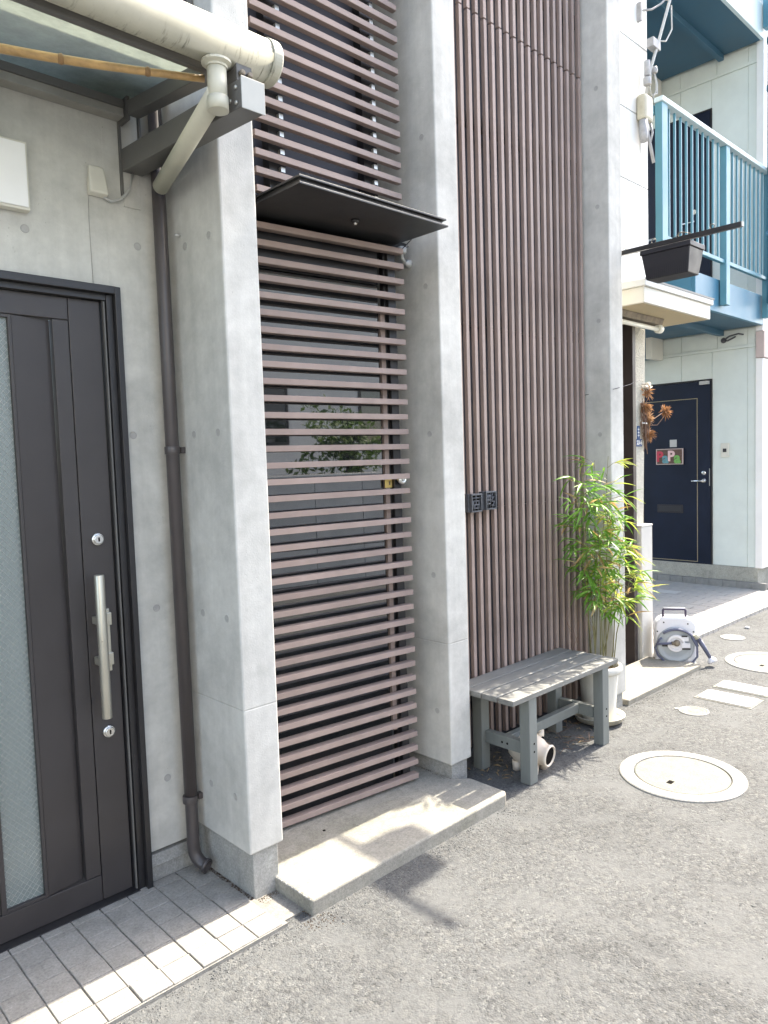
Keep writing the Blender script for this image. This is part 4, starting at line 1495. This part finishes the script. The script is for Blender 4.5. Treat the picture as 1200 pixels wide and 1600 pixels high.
mb.tube([(4.99, 2.43, 4.12), (5.03, 2.43, 4.04), (5.03, 2.43, 3.98), (5.0, 2.44, 3.93), (4.97, 2.445, 3.98), (4.985, 2.44, 4.10)], 0.004, 6)
obj('loop_wire', mb, 'cable', cb)
mb = MB()
mb.tube([(5.0, 2.43, 4.12), (5.055, 2.43, 4.03), (5.05, 2.43, 3.97), (4.985, 2.44, 3.945)], 0.004, 6)
obj('loop_wire', mb, 'cable', cb)
mb = MB()
mb.tube([(5.02, 2.41, 4.30), (5.12, 2.40, 4.33), (5.17, 2.38, 4.42), (5.14, 2.37, 4.56)], 0.005, 6)
obj('loop_wire', mb, 'cable', cb)
mb = MB()
mb.box(4.945, 5.055, 2.405, 2.455, 4.245, 4.305)
mb.lathe([(.020, 0), (.020, .10)], (4.925, 2.44, 4.05), 10)
mb.lathe([(.026, 0), (.026, .05)], (4.925, 2.44, 3.99), 10)
mb.lathe([(.02, 0), (.024, .02), (.02, .04)], (5.005, 2.43, 4.09), 10)
obj('clamp', mb, 'clamp_grey', cb, bevel=0.004)
mb = MB()
mb.box(4.90, 4.918, 2.47, 2.4995, 4.42, 4.54)
mb.tube([(4.91, 2.46, 4.48), (4.98, 2.43, 4.50), (5.05, 2.40, 4.55), (5.15, 2.36, 4.66)], 0.007, 6)
mb.lathe([(.022, 0), (.03, .02), (.03, .05), (.02, .07)], (5.10, 2.38, 4.60), 10, (.6, -.3, .6))
mb.lathe([(.022, 0), (.03, .02), (.03, .05), (.02, .07)], (5.16, 2.36, 4.66), 10, (.6, -.3, .6))
mb.lathe([(.018, 0), (.025, .02), (.018, .05)], (5.22, 2.34, 4.70), 10, (.6, -.3, .6))
obj('anchor_hook', mb, 'clamp_grey', cb)
mb = MB()
mb.tube([(4.912, 2.49, 3.70), (4.78, 2.40, 3.0), (4.60, 2.32, 2.85)], 0.0022, 5)
o = obj('guy_wire', mb, 'cable')
tag(o, 'thin grey wire slanting down across the white panels', 'wire')
mb = MB()
mb.tube([(3.825, 2.30, 1.846), (3.86, 2.11, 1.87), (4.20, 2.20, 1.92), (4.915, 2.548, 2.005), (4.99, 2.543, 2.02)], 0.0018, 5)
o = obj('string_line', mb, 'cable_dark')
tag(o, 'thin dark string stretched across the rightmost pillar to the cream post', 'string')

# ------------------------------------------------------------------ apartment building with blue balconies
mb = MB()
mb.prism([(5.055, 2.485), (8.118, 2.462), (8.118, 4.8), (5.055, 4.8)], 'z', -0.05, 0.022)
porch = struct('porch_floor', mb, 'grout')
mb = MB()
x = 5.06
row = 0
while x < 8.10:
    y = 2.60
    off = 0.0 if row % 2 else 0.10
    y0 = 2.574
    yy = y0 - off
    while yy < 4.75:
        ya, yb = max(y0, yy + .003), min(4.78, yy + .197)
        if yb - ya > .02:
            mb.box(x + .002, min(8.117, x + .0985), ya, yb, 0.018, 0.0265 + random.uniform(0, .0015))
        yy += 0.20
    x += 0.1005
    row += 1
o = obj('porch_tiles', mb, 'porch', porch)
o['kind'] = 'stuff'
src = None
for i in range(30):
    xx = 5.062 + i * 0.1005
    if src is None:
        mb = MB()
        mb.box(0.002, 0.0985, -0.098, 0.008, -0.05, 0.031)
        src = obj('edge_tile', mb, 'porch', porch, bevel=0.003, local=True)
        src.location = (xx, 2.572, 0)
    else:
        inst('edge_tile', src, porch, (xx, 2.572 - 0.0007 * i, 0))

apt = thing('apartment_block', 'pale green apartment building with navy doors and teal balconies', 'building', (8.15, 3.5, 0))
mb = MB()
mb.box(8.17, 14.0, 2.87, 9.0, 0.0, 9.0)
obj('wall_core', mb, 'a_wall', apt)
mb = MB()
mb.box(8.135, 8.169, 2.845, 4.8, 0.098, 0.25)
obj('foundation', mb, 'dark_found', apt)
mb = MB()
mb.box(8.10, 8.134, 2.75, 4.8, -0.02, 0.096)
rz_ = obj('riser_bed', mb, 'grout', apt)
for i in range(14):
    mb = MB()
    mb.box(8.092, 8.0995, 2.752 + i * .147, 2.752 + i * .147 + .143, 0.0, 0.098)
    obj('riser_tile', mb, 'riser', apt, bevel=0.001, seg=1)
def apanel(y0, y1, z0, z1, proud=0.0):
    mb = MB()
    mb.box(8.146 - proud, 8.1695, y0 + .0015, y1 - .0015, z0 + .0015, z1 - .0015)
    return obj('wall_panel', mb, 'a_wall', apt, bevel=0.003, seg=1)
for (z0, z1, zs) in ((0.25, 2.565, 2.77), (3.07, 5.40, 5.585), (5.90, 8.2, 8.4)):
    apanel(2.835, 2.955, z0, z1, .004)
    apanel(2.955, 3.325, z0, z1)
    apanel(3.325, 3.66, z1 - .285, z1)
    apanel(3.66, 4.10, z1 - .285, z1)
    apanel(4.10, 4.8, z1 - .285, z1)
    apanel(2.835, 2.955, z1 + .03, zs, .004)
    apanel(2.955, 3.27, z1 + .03, zs)
    apanel(3.27, 3.66, z1 + .03, zs)
    apanel(3.66, 4.8, z1 + .03, zs)
    mb = MB()
    mb.box(8.132, 8.169, 2.84, 4.8, z1, z1 + .03)
    obj('band_trim', mb, 'a_wall', apt, bevel=0.003)
    mb = MB()
    mb.box(8.137, 8.1695, 3.318, 3.334, z0 - (.15 if z0 < 1 else 0), z1 - .285)
    mb.box(8.137, 8.1695, 3.334, 4.72, z1 - .300, z1 - .285)
    obj('door_trim', mb, 'frame_black', apt)
# ground floor door
mb = MB()
mb.box(8.140, 8.169, 3.340, 4.24, 0.100, 2.262)
gd = obj('navy_door', mb, 'navy', apt, bevel=0.002)
mb = MB()
for (ya, yb, za, zb) in ((3.480, 3.487, .27, 2.085), (3.487, 4.12, .27, .277), (3.487, 4.12, 2.078, 2.085), (4.113, 4.12, .277, 2.078)):
    mb.box(8.1375, 8.1398, ya, yb, za, zb)
obj('gold_line', mb, 'brass_line', gd)
mb = MB()
mb.lathe([(.026, 0), (.026, .012), (.016, .016), (.016, .03)], (8.140, 3.412, 1.175), 16, (-1, 0, 0))
mb.tube([(8.108, 3.412, 1.175), (8.104, 3.43, 1.175), (8.104, 3.535, 1.172)], 0.011, 10)
obj('handle', mb, 'chrome', gd)
mb = MB()
mb.lathe([(.023, 0), (.023, .010), (.015, .014)], (8.140, 3.41, 1.262), 16, (-1, 0, 0), smooth=False)
obj('lock', mb, 'chrome', gd)
mb = MB()
mb.box(8.134, 8.1398, 3.645, 3.945, .812, .905)
obj('letter_slot', mb, 'planter', gd, bevel=0.002)
mb = MB()
mb.box(8.1315, 8.1338, 3.665, 3.925, .832, .888)
obj('letter_flap', mb, 'black_plastic', gd, bevel=0.001)
mb = MB()
mb.box(8.136, 8.1398, 3.345, 3.353, 1.12, 1.31)
obj('strike_strip', mb, 'alu', gd)
mb = MB()
mb.box(8.110, 8.1398, 3.345, 3.45, 2.225, 2.262)
obj('door_closer', mb, 'cable', gd, bevel=0.003)
mb = MB()
mb.box(8.1375, 8.1398, 3.715, 3.795, 1.558, 1.640)
obj('blank_sticker', mb, 'cable', gd)
# upper doors
for zz in (3.08, 5.92):
    mb = MB()
    mb.box(8.140, 8.169, 3.340, 4.70, zz, zz + 2.03)
    ud = obj('navy_door', mb, 'navy', apt, bevel=0.002)
    mb = MB()
    mb.lathe([(.026, 0), (.026, .03)], (8.140, 3.50, zz + 1.0), 14, (-1, 0, 0))
    mb.tube([(8.108, 3.50, zz + .90), (8.104, 3.50, zz + .90), (8.104, 3.64, zz + .90)], 0.012, 8)
    obj('handle', mb, 'chrome', ud)
    mb = MB()
    mb.box(8.1375, 8.1398, 3.60, 3.607, zz + .25, zz + 1.8)
    obj('gold_line', mb, 'brass_line', ud)
    mb = MB()
    mb.box(8.134, 8.1398, 4.06, 4.14, zz + .60, zz + .70)
    mb.box(8.134, 8.1398, 3.95, 4.15, zz + .82, zz + .84)
    obj('letter_slot', mb, 'cable', ud)
# corner pier and street front
mb = MB()
mb.box(8.125, 8.60, 2.800, 2.8695, 0.25, 2.44)
mb.box(8.125, 8.60, 2.800, 2.8695, 2.72, 9.0)
mb.box(8.601, 14.0, 2.82, 2.8695, 0.25, 9.0)
obj('front_wall', mb, 'a_pier', apt, bevel=0.004)
mb = MB()
mb.box(8.118, 8.62, 2.785, 2.8695, 2.445, 2.715)
obj('pink_beam', mb, 'a_pink', apt, bevel=0.004)
mb = MB()
mb.box(8.1695, 14.0, 2.847, 2.869, 0.0, 0.2495)
obj('front_base', mb, 'dark_found', apt)

def balcony(z0, z1, xs, posts, label, bal_x):
    mb = MB()
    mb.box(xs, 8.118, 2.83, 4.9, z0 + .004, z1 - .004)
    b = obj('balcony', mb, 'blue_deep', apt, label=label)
    mb = MB()
    mb.box(xs - .03, 8.122, 2.795, 2.8295, z0, z1)
    mb.box(xs - .03, xs - .0005, 2.8295, 4.9, z0, z1)
    obj('fascia', mb, 'blue' if z0 < 4 else 'blue_pale', b, bevel=0.004)  # upper fascia gets a pale colour for its overexposed look
    mb = MB()
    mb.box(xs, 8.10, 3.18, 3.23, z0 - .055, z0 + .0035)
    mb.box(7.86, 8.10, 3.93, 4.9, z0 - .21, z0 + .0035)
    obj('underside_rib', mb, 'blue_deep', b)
    mb = MB()
    mb.box(7.84, 8.12, 3.86, 3.925, z0 - .23, z0 + .0030)
    obj('edge_fin', mb, 'n_trim', b)
    for (px, w, zb) in posts:
        mb = MB()
        mb.box(px - w / 2, px + w / 2, 2.725, 2.785, zb, z1 + 1.175)
        obj('rail_post', mb, 'blue_light', b, bevel=0.004)
    mb = MB()
    xl = posts[0][0] - posts[0][1] / 2 - .01
    mb.box(xl, 8.30, 2.712, 2.790, z1 + 1.1755, z1 + 1.215)
    obj('top_rail', mb, 'blue_pale', b, bevel=0.006)
    mb = MB()
    mb.box(xl + .04, 8.30, 2.740, 2.776, z1 + .135, z1 + .170)
    obj('bottom_rail', mb, 'blue_light', b, bevel=0.004)
    mb = MB()
    mb.box(xl + .005, xl + .045, 2.7905, 3.9, z1 + 1.10, z1 + 1.165)
    obj('side_rail', mb, 'blue_light', b, bevel=0.004)
    src = None
    x = bal_x
    while x < 8.25:
        if all(abs(x - p[0]) > .05 for p in posts):
            if src is None:
                mb = MB()
                mb.box(-.0085, .0085, 2.749, 2.767, z1 + .1705, z1 + 1.1752)
                src = obj('baluster', mb, 'blue_light', b, bevel=0.002, seg=1)
                src.location = (x, 0, 0)
            else:
                inst('baluster', src, b, (x, 0, 0))
        x += 0.108
    return b
balcony(2.77, 3.065, 6.53, ((5.79, .10, 2.92), (7.04, .085, 2.83), (8.09, .085, 2.83)), None, 5.92)
balcony(5.585, 5.90, 5.40, ((5.6, .10, 5.66), (6.9, .085, 5.66), (8.09, .085, 5.66)), None, 5.72)
mb = MB()
mb.tube([(7.97, 2.66, 2.95), (7.97, 2.66, 9.0)], 0.050, 18)
for z in (3.6, 5.0, 5.45):
    mb.lathe([(.058, 0), (.058, .05)], (7.97, 2.66, z), 18)
dp2 = obj('blue_pipe', mb, 'blue', apt)
# intercom and wiring on the wall
ic = thing('intercom_plate', 'small cream intercom plate on the wall right of the navy door', 'intercom', (8.14, 3.18, 1.5))
mb = MB()
mb.box(8.128, 8.1455, 3.140, 3.228, 1.428, 1.580)
obj('plate', mb, 'ivory', ic, bevel=0.003)
mb = MB()
mb.box(8.1255, 8.1275, 3.165, 3.203, 1.482, 1.522)
obj('button', mb, 'black_plastic', ic)
mb = MB()
mb.tube([(8.14, 3.20, 2.675), (8.10, 3.18, 2.67), (8.085, 3.12, 2.70), (8.09, 3.03, 2.715), (8.10, 2.98, 2.70)], 0.008, 6)
mb.tube([(8.14, 3.19, 2.665), (8.09, 3.14, 2.655), (8.09, 3.09, 2.675), (8.10, 3.06, 2.69)], 0.008, 6)
mb.lathe([(.025, 0), (.03, .02), (.02, .04)], (8.1455, 3.195, 2.67), 10, (-1, 0, 0))
o = obj('loose_cable', mb, 'cable_dark')
tag(o, 'short dark loose cable end on the wall under the teal balcony', 'cable')

# hand painted name board on the navy door
nb = thing('name_board', 'wooden name board with four bright letters hung on the navy door', 'sign', (8.13, 3.79, 1.45))
mb = MB()
mb.box(8.120, 8.1370, 3.632, 3.948, 1.362, 1.540)
obj('board', mb, 'wood_sign', nb, bevel=0.002)
mb = MB()
for (ya, yb, za, zb) in ((3.632, 3.948, 1.532, 1.540), (3.632, 3.948, 1.362, 1.370), (3.632, 3.644, 1.3705, 1.5315), (3.938, 3.948, 1.3705, 1.5315)):
    mb.box(8.1165, 8.1198, ya, yb, za, zb)
obj('board_edge', mb, 'a_pink', nb)
def letter(ch, y, z, size, mat, fat):
    t = text_mb(ch, size, 0.003, fat)
    # text x runs along -Y (seen from the street side), up is Z, faces -X
    xf(t, Matrix(((0, 0, -1, 8.1165), (-1, 0, 0, y), (0, 1, 0, z), (0, 0, 0, 1))))
    obj('letter', t, mat, nb)
letter('P', 3.905, 1.448, 0.155, 'red', 0.006)
letter('a', 3.838, 1.432, 0.165, 'teal', 0.006)
letter('P', 3.772, 1.452, 0.160, 'pink', 0.0055)
letter('a', 3.700, 1.432, 0.170, 'green', 0.0065)

# two small papers on the porch floor
for i, (x, y, w, d, lab) in enumerate(((7.42, 3.68, .13, .20, 'left one of two white paper sheets on the porch floor'), (7.38, 3.40, .16, .25, 'right one of two white paper sheets on the porch floor'))):
    mb = MB()
    mb.box(x, x + w, y, y + d, 0.0285, 0.0300)
    mb.box(x + .03, x + w - .03, y + .04, y + d - .04, 0.0301, 0.0312)
    o = obj('paper_sheet', mb, 'cable')
    tag(o, lab, 'paper', 'paper sheets on the porch floor')

# ------------------------------------------------------------------ hose reel
ra = math.atan2(-0.832, 0.555)
hr = thing('hose_reel', 'white and grey garden hose reel standing by the low gate pier', 'hose reel', (4.905, 2.395, 0), ra)
def rrect(x0, x1, z0, z1, r, n=6, rb=0.02):
    p = []
    for (cx, cz, a0, q) in ((x1 - rb, z0 + rb, -90, rb), (x1 - r, z1 - r, 0, r), (x0 + r, z1 - r, 90, r), (x0 + rb, z0 + rb, 180, rb)):
        for i in range(n + 1):
            a = math.radians(a0 + 90 * i / n)
            p.append((cx + q * math.cos(a), cz + q * math.sin(a)))
    return p
mb = MB()
mb.prism(rrect(0.0, 0.272, 0.012, 0.335, 0.075), 'y', 0.022, 0.150)
obj('case', mb, 'reel_white', hr, bevel=0.014, local=True, seg=3)
mb = MB()
mb.lathe([(.128, 0.0), (.130, .012), (.124, .022), (.108, .024), (.098, .018), (.080, .019), (.058, .026)], (.132, .024, .142), 36, (0, -1, 0), capb=False)
obj('drum_side', mb, 'reel_grey', hr, local=True)
mb = MB()
mb.lathe([(.060, 0.0), (.060, .012), (.044, .014), (.040, .004)], (.132, -.002, .158), 24, (0, -1, 0), smooth=False)
mb.box(.165, .225, -.016, -.001, .128, .160)
mb.box(.165, .215, -.014, -.001, .175, .205)
obj('hub', mb, 'reel_white', hr, local=True, bevel=0.003)
mb = MB()
mb.lathe([(.022, 0.0), (.024, .01), (.018, .028), (.009, .034)], (.136, -.006, .162), 16, (0, -1, 0))
mb.tube([(.128, -.022, .163), (.10, -.026, .162)], .012, 10)
obj('tap_connector', mb, 'galv', hr, local=True)
mb = MB()
mb.box(.062, .078, -.018, -.006, .146, .152)
mb.box(.040, .078, -.012, .0005, .135, .148)
mb.box(.170, .226, -.0185, -.0162, .116, .127)
mb.box(.168, .205, -.0175, -.0142, .206, .216)
for (x, z) in ((.055, .300), (.215, .292), (.012, .235), (.252, .236)):
    mb.lathe([(.0055, 0), (.0055, .003)], (x, .0215, z), 8, (0, -1, 0))
o = obj('dark_details', mb, 'black_plastic', hr, local=True)
o['kind'] = 'stuff'
mb = MB()
pts = []
for i in range(15):
    a = math.radians(128 - i * 8.4)
    pts.append((.132 + .142 * math.cos(a), -.020, .118 + .135 * math.sin(a) * 1.05))
mb.tube(pts, .009, 8)
pts = [(.232, -.022, .21), (.268, -.025, .14), (.27, -.02, .07), (.235, -.015, .022), (.15, -.01, .008), (.06, -.008, .022), (.008, -.01, .075), (-.008, -.012, .125), (.02, -.018, .185), (.035, -.02, .2)]
mb.tube(pts, .0075, 8)
mb.tube([(.10, -.026, .162), (.03, -.026, .158), (-.005, -.018, .15)], .008, 8)
obj('hose', mb, 'reel_hose', hr, local=True)
mb = MB()
mb.tube([(.058, .07, .332), (.058, .07, .378), (.064, .07, .385), (.202, .07, .385), (.208, .07, .378), (.208, .07, .332)], .0085, 8)
obj('carry_handle', mb, 'reel_handle', hr, local=True)
mb = MB()
mb.tube([(.062, .070, .3935), (.204, .070, .3935)], .006, 8)
obj('handle_cap', mb, 'reel_white', hr, local=True)
mb = MB()
mb.box(.2725, .278, .045, .125, .05, .19)
obj('side_slot', mb, 'reel_handle', hr, local=True)
mb = MB()
mb.tube([(.262, -.022, .215), (.285, -.020, .185)], .016, 10)
mb.tube([(.285, -.02, .185), (.355, -.012, .062)], [.017, .012], 10)
nz = obj('spray_gun', mb, 'reel_hose', hr, local=True)
mb = MB()
mb.lathe([(.010, -.03), (.030, -.012), (.033, .008), (.030, .014)], (.366, -.010, .040), 18, (.35, -.35, -.75))
obj('spray_head', mb, 'reel_white', hr, local=True)
mb = MB()
mb.tube([(.255, -.021, .228), (.272, -.021, .20)], .0175, 10)
obj('hose_joint', mb, 'pvc', hr, local=True)
mb = MB()
mb.box(.0, .055, .03, .14, 0, .0118)
mb.box(.215, .272, .03, .14, 0, .0118)
obj('foot', mb, 'reel_grey', hr, local=True)

# ------------------------------------------------------------------ lids in the road
def manhole(label, c, ro, ri, plain=False):
    t = thing('manhole', label, 'manhole', (c[0], c[1], 0), group='round concrete manholes in the road')
    mb = MB()
    mb.lathe([(ro, -.02), (ro, .0045), (ro - .006, .0085), (ri + .012, .0095), (ri + .006, .007), (ri + .004, -.01)], (c[0], c[1], 0), 56, capb=False, capt=False, smooth=False)
    obj('ring', mb, 'man', t)
    mb = MB()
    mb.lathe([(ri + .004, -.004), (ri, -.004), (ri, .004), (ri - .004, .0065), (.002, .0068)], (c[0], c[1], 0), 56, capb=False, smooth=False)
    ld = obj('lid', mb, 'man_in', t)
    if not plain:
        mb = MB()
        mb.box(c[0] - .135, c[0] - .100, c[1] - .012, c[1] + .012, .0070, .0078)
        obj('lifting_slot', mb, 'hole', ld)
    return t
manhole('large round concrete manhole nearest the bench', (3.262, 1.472), .277, .208)
manhole('round concrete manhole at the right edge beyond the white rectangular lids', (5.43, 1.83), .277, .215)
vl = thing('valve_lid', 'small round metal valve lid in the road near the apron slab', 'lid', (4.14, 1.795, 0))
mb = MB()
mb.lathe([(.082, -.01), (.082, .004), (.074, .006), (.070, .003)], (4.14, 1.795, 0), 32, smooth=False, capb=False, capt=False)
mb.box(4.105, 4.13, 1.872, 1.900, -.01, .004)
obj('rim', mb, 'man', vl)
mb = MB()
mb.lathe([(.0695, .0), (.068, .004), (.05, .0045), (.046, .003), (.03, .003), (.026, .0045), (.002, .0046)], (4.14, 1.795, 0), 32, smooth=False, capb=False)
obj('lid', mb, 'man_in', vl)
v2 = thing('valve_lid', 'small far round lid in the road in front of the porch edge', 'lid', (6.0, 2.288, 0))
mb = MB()
mb.lathe([(.092, -.01), (.092, .005), (.084, .007), (.002, .007)], (6.0, 2.288, 0), 28, smooth=False, capb=False)
obj('lid', mb, 'man', v2)
for (xa, xb, ya, yb, lab) in ((4.375, 4.585, 1.565, 1.90, 'white rectangular lid in the road, the nearer of the pair'), (4.650, 4.835, 1.560, 1.90, 'white rectangular lid in the road, the farther of the pair')):
    t = thing('rectangular_lid', lab, 'lid', ((xa + xb) / 2, (ya + yb) / 2, 0), group='white rectangular lids in the road')
    mb = MB()
    mb.box(xa, xb, ya, yb, -.02, .0035)
    obj('lid_frame', mb, 'man_in', t, bevel=0.002)
    mb = MB()
    mb.prism([(xa + .03, ya + .012), (xb - .03, ya + .012), (xb - .012, ya + .03), (xb - .012, yb - .03), (xb - .03, yb - .012), (xa + .03, yb - .012), (xa + .012, yb - .03), (xa + .012, ya + .03)], 'z', .0036, .0085)
    obj('lid_plate', mb, 'road_white', t, bevel=0.002)
mb = MB()
mb.ball((6.39, 2.32, .008), .022, (1, 1, .5), 8, 5)
o = obj('white_pebble', mb, 'road_white')
tag(o, 'single white pebble on the road near the porch edge', 'pebble')

# ------------------------------------------------------------------ litter and loose stones (uncountable)
rq = random.Random(11)
mb = MB()
def chip(x, y, z, s):
    a = rq.uniform(0, PI)
    ca, sa = math.cos(a) * s, math.sin(a) * s
    h = s * rq.uniform(.5, 1.0)
    q = rq.uniform(.5, .9)
    mb.add([(x + ca, y + sa, z - s * .3), (x - sa * q, y + ca * q, z - s * .3), (x - ca, y - sa, z - s * .3), (x + sa * q, y - ca * q, z - s * .3),
            (x + ca * .35, y + sa * .5, z + h * .55), (x - ca * .5, y - sa * .35, z + h * .5)],
           [(0, 1, 4), (1, 5, 4), (1, 2, 5), (2, 3, 5), (3, 4, 5), (3, 0, 4)])
for i in range(1500):
    b = rq.random()
    if b < .35:
        x, y = rq.uniform(2.56, 3.82), 2.275 - abs(rq.gauss(0, .12))
    elif b < .55:
        x, y = rq.uniform(3.98, 5.02), 2.105 - abs(rq.gauss(0, .03))
    elif b < .8:
        x, y = rq.uniform(1.42, 2.50), 1.880 - abs(rq.gauss(0, .05))
    else:
        x, y = rq.uniform(0.55, 1.42), 1.902 - abs(rq.gauss(0, .035))
    chip(x, y, 0.001, rq.uniform(.0022, .0052))
for i in range(2600):
    x = rq.uniform(0.5, 6.0)
    y = rq.uniform(-0.4, 1.88)
    if math.hypot(x - 3.262, y - 1.472) < .29 or math.hypot(x - 5.43, y - 1.83) < .3 or (4.3 < x < 4.9 and y > 1.5):
        continue
    chip(x, y, 0.0008, rq.uniform(.002, .0046))
o = obj('loose_stones', mb, 'gravel')
o['kind'] = 'stuff'
o['label'] = 'loose grey stone chips along the road edge'
mb = MB()
for i in range(900):
    b = rq.random()
    if b < .22:
        x, y, z = rq.uniform(1.12, 1.32), 2.448 - abs(rq.gauss(0, .012)), .014
    elif b < .50:
        x, y, z = 1.322 - abs(rq.gauss(0, .012)), rq.uniform(2.095, 2.44), .014
    elif b < .66:
        x, y, z = rq.uniform(1.325, 1.43), 2.092 - abs(rq.gauss(0, .014)), .006
    elif b < .80:
        x, y, z = 1.408 - abs(rq.gauss(0, .012)), rq.uniform(1.89, 2.09), .005
    elif b < .90:
        x, y, z = rq.uniform(1.36, 1.46), 1.878 - abs(rq.gauss(0, .03)), .001
    else:
        x, y, z = 2.428 - abs(rq.gauss(0, .010)), rq.uniform(2.16, 2.42), .055
    chip(x, y, z, rq.uniform(.0014, .0040))
o = obj('dark_grit', mb, 'soil')
o['kind'] = 'stuff'
o['label'] = 'dark grit gathered along the foot of the walls and pillars'
# chipped arris along the left end of the step: broken crumbs and pits
mb = MB()
for i in range(160):
    t = rq.random()
    x, y = 1.4125 + abs(rq.gauss(0, .006)), 1.895 + t * .21
    chip(x, y, .0535, rq.uniform(.0022, .0050))
o = obj('broken_edge', mb, 'plinth', st)
o['kind'] = 'stuff'
mb = MB()
for i in range(90):
    x = rq.uniform(2.58, 3.70)
    y = rq.uniform(2.02, 2.27)
    a = rq.uniform(0, 2 * PI)
    L, W = rq.uniform(.02, .055), rq.uniform(.003, .007)
    ca, sa = math.cos(a), math.sin(a)
    z = .004
    mb.add([(x, y, z), (x + ca * L * .5 - sa * W, y + sa * L * .5 + ca * W, z + rq.uniform(.002, .01)), (x + ca * L, y + sa * L, z), (x + ca * L * .5 + sa * W, y + sa * L * .5 - ca * W, z + .003)], [(0, 1, 2, 3)])
o = obj('fallen_leaves', mb, 'litter')
o['kind'] = 'stuff'
o['label'] = 'dry fallen bamboo leaves scattered on the ground under the bench'
mb = MB()
for i in range(14):
    x, y = rq.uniform(3.1, 3.6), rq.uniform(2.0, 2.24)
    p = [Vector((x, y, .004))]
    for j in range(3):
        p.append(p[-1] + Vector((rq.uniform(-.06, .04), rq.uniform(-.04, .03), rq.uniform(0, .02))))
    mb.tube(p, .0012, 4, cap=False)
o = obj('dry_twigs', mb, 'twig')
o['kind'] = 'stuff'
o['label'] = 'thin dry twigs lying behind the bench legs'

# ------------------------------------------------------------------ the other side of the street (mirrored in the dark glass), plus an added house for bounce light
ow = thing('street_wall', 'low grey tiled wall across the street, mirrored in the door glass', 'wall', (6, -3.2, 0))
mb = MB()
mb.box(-6, 22, -3.40, -3.22, 0, 1.36)
obj('wall_core', mb, 'grout', ow)
src = None
for i in range(40):
    for j in range(3):
        if src is None:
            mb = MB()
            mb.box(.004, .696, -3.219, -3.205, .004, .446)
            src = obj('facing_tile', mb, 'opp_tile', ow, bevel=.003, seg=1)
            src.location = (-6, 0, 0)
        else:
            inst('facing_tile', src, ow, (-6 + i * .7, 0, j * .455))
oh = thing('opposite_house', 'white rendered house across the street, mirrored in the door glass', 'house', (8, -10, 0))
mb = MB()
mb.box(3.5, 16, -13, -9.0, 0, 5.4)
obj('wall', mb, 'opp_white', oh)
mb = MB()
mb.prism([(-13.3, 5.4), (-8.7, 5.4), (-11, 6.4)], 'x', 3.2, 16.3)
obj('roof', mb, 'roof', oh)
for x in (5.2, 8.4, 11.6):
    mb = MB()
    mb.box(x, x + 1.5, -9.02, -8.98, 1.9, 3.1)
    f = obj('window', mb, 'frame_black', oh)
    mb = MB()
    mb.box(x + .06, x + 1.44, -8.979, -8.972, 1.96, 3.04)
    obj('pane', mb, 'glass', f)
lh = thing('bounce_fill_house', 'tall white house added unseen behind the viewpoint to bounce sunlight onto the pillar sides', 'house', (-5, -6, 0))  # out of view, added to reflect sun onto the shaded pillar sides
mb = MB()
mb.box(-8, -2.2, -9.5, -2.1, 0, 6.2)
obj('wall', mb, 'opp_white', lh)
mb = MB()
mb.box(-8.2, -2.0, -9.7, -1.9, 6.2, 6.45)
obj('roof', mb, 'roof', lh)
for (y, z) in ((-4.2, 1.0), (-7.6, 1.0), (-4.2, 3.9), (-7.6, 3.9)):
    mb = MB()
    mb.box(-2.21, -2.16, y, y + 1.3, z, z + 1.1)
    f = obj('window', mb, 'frame_black', lh)
    mb = MB()
    mb.box(-2.159, -2.15, y + .06, y + 1.24, z + .06, z + 1.04)
    obj('pane', mb, 'glass', f)
rt = random.Random(3)
for i, (x, y, h, lab) in enumerate(((5.6, -4.4, 2.5, 'bushy shrub across the street nearest the camera'), (8.6, -4.7, 3.0, 'taller bushy shrub across the street'), (12.5, -4.5, 2.4, 'farthest bushy shrub across the street'))):
    t = thing('shrub', lab, 'shrub', (x, y, 0), group='shrubs across the street')
    mb = MB()
    mb.tube([(x, y, 0), (x + .05, y, h * .5), (x - .05, y + .05, h * .85)], [.06, .04, .015], 8)
    obj('trunk', mb, 'bark', t)
    mb = MB()
    for k in range(1500):
        d = Vector((rt.gauss(0, 1), rt.gauss(0, 1), rt.gauss(0, 1))).normalized()
        r_ = rt.random() ** .4
        c = Vector((x, y, h * .68)) + Vector((d.x * .85, d.y * .7, d.z * h * .36)) * r_ * (0.8 + .35 * math.sin(3 * d.x + 5 * d.z + i))
        u = Vector((rt.gauss(0, 1), rt.gauss(0, 1), rt.gauss(0, 1))).normalized() * .06
        w = u.cross(Vector((rt.random(), rt.random(), rt.random()))).normalized() * .03
        mb.add([c - u, c + w, c + u, c - w], [(0, 1, 2, 3)])
    o = obj('crown', mb, 'crown', t)
    o['kind'] = 'stuff'
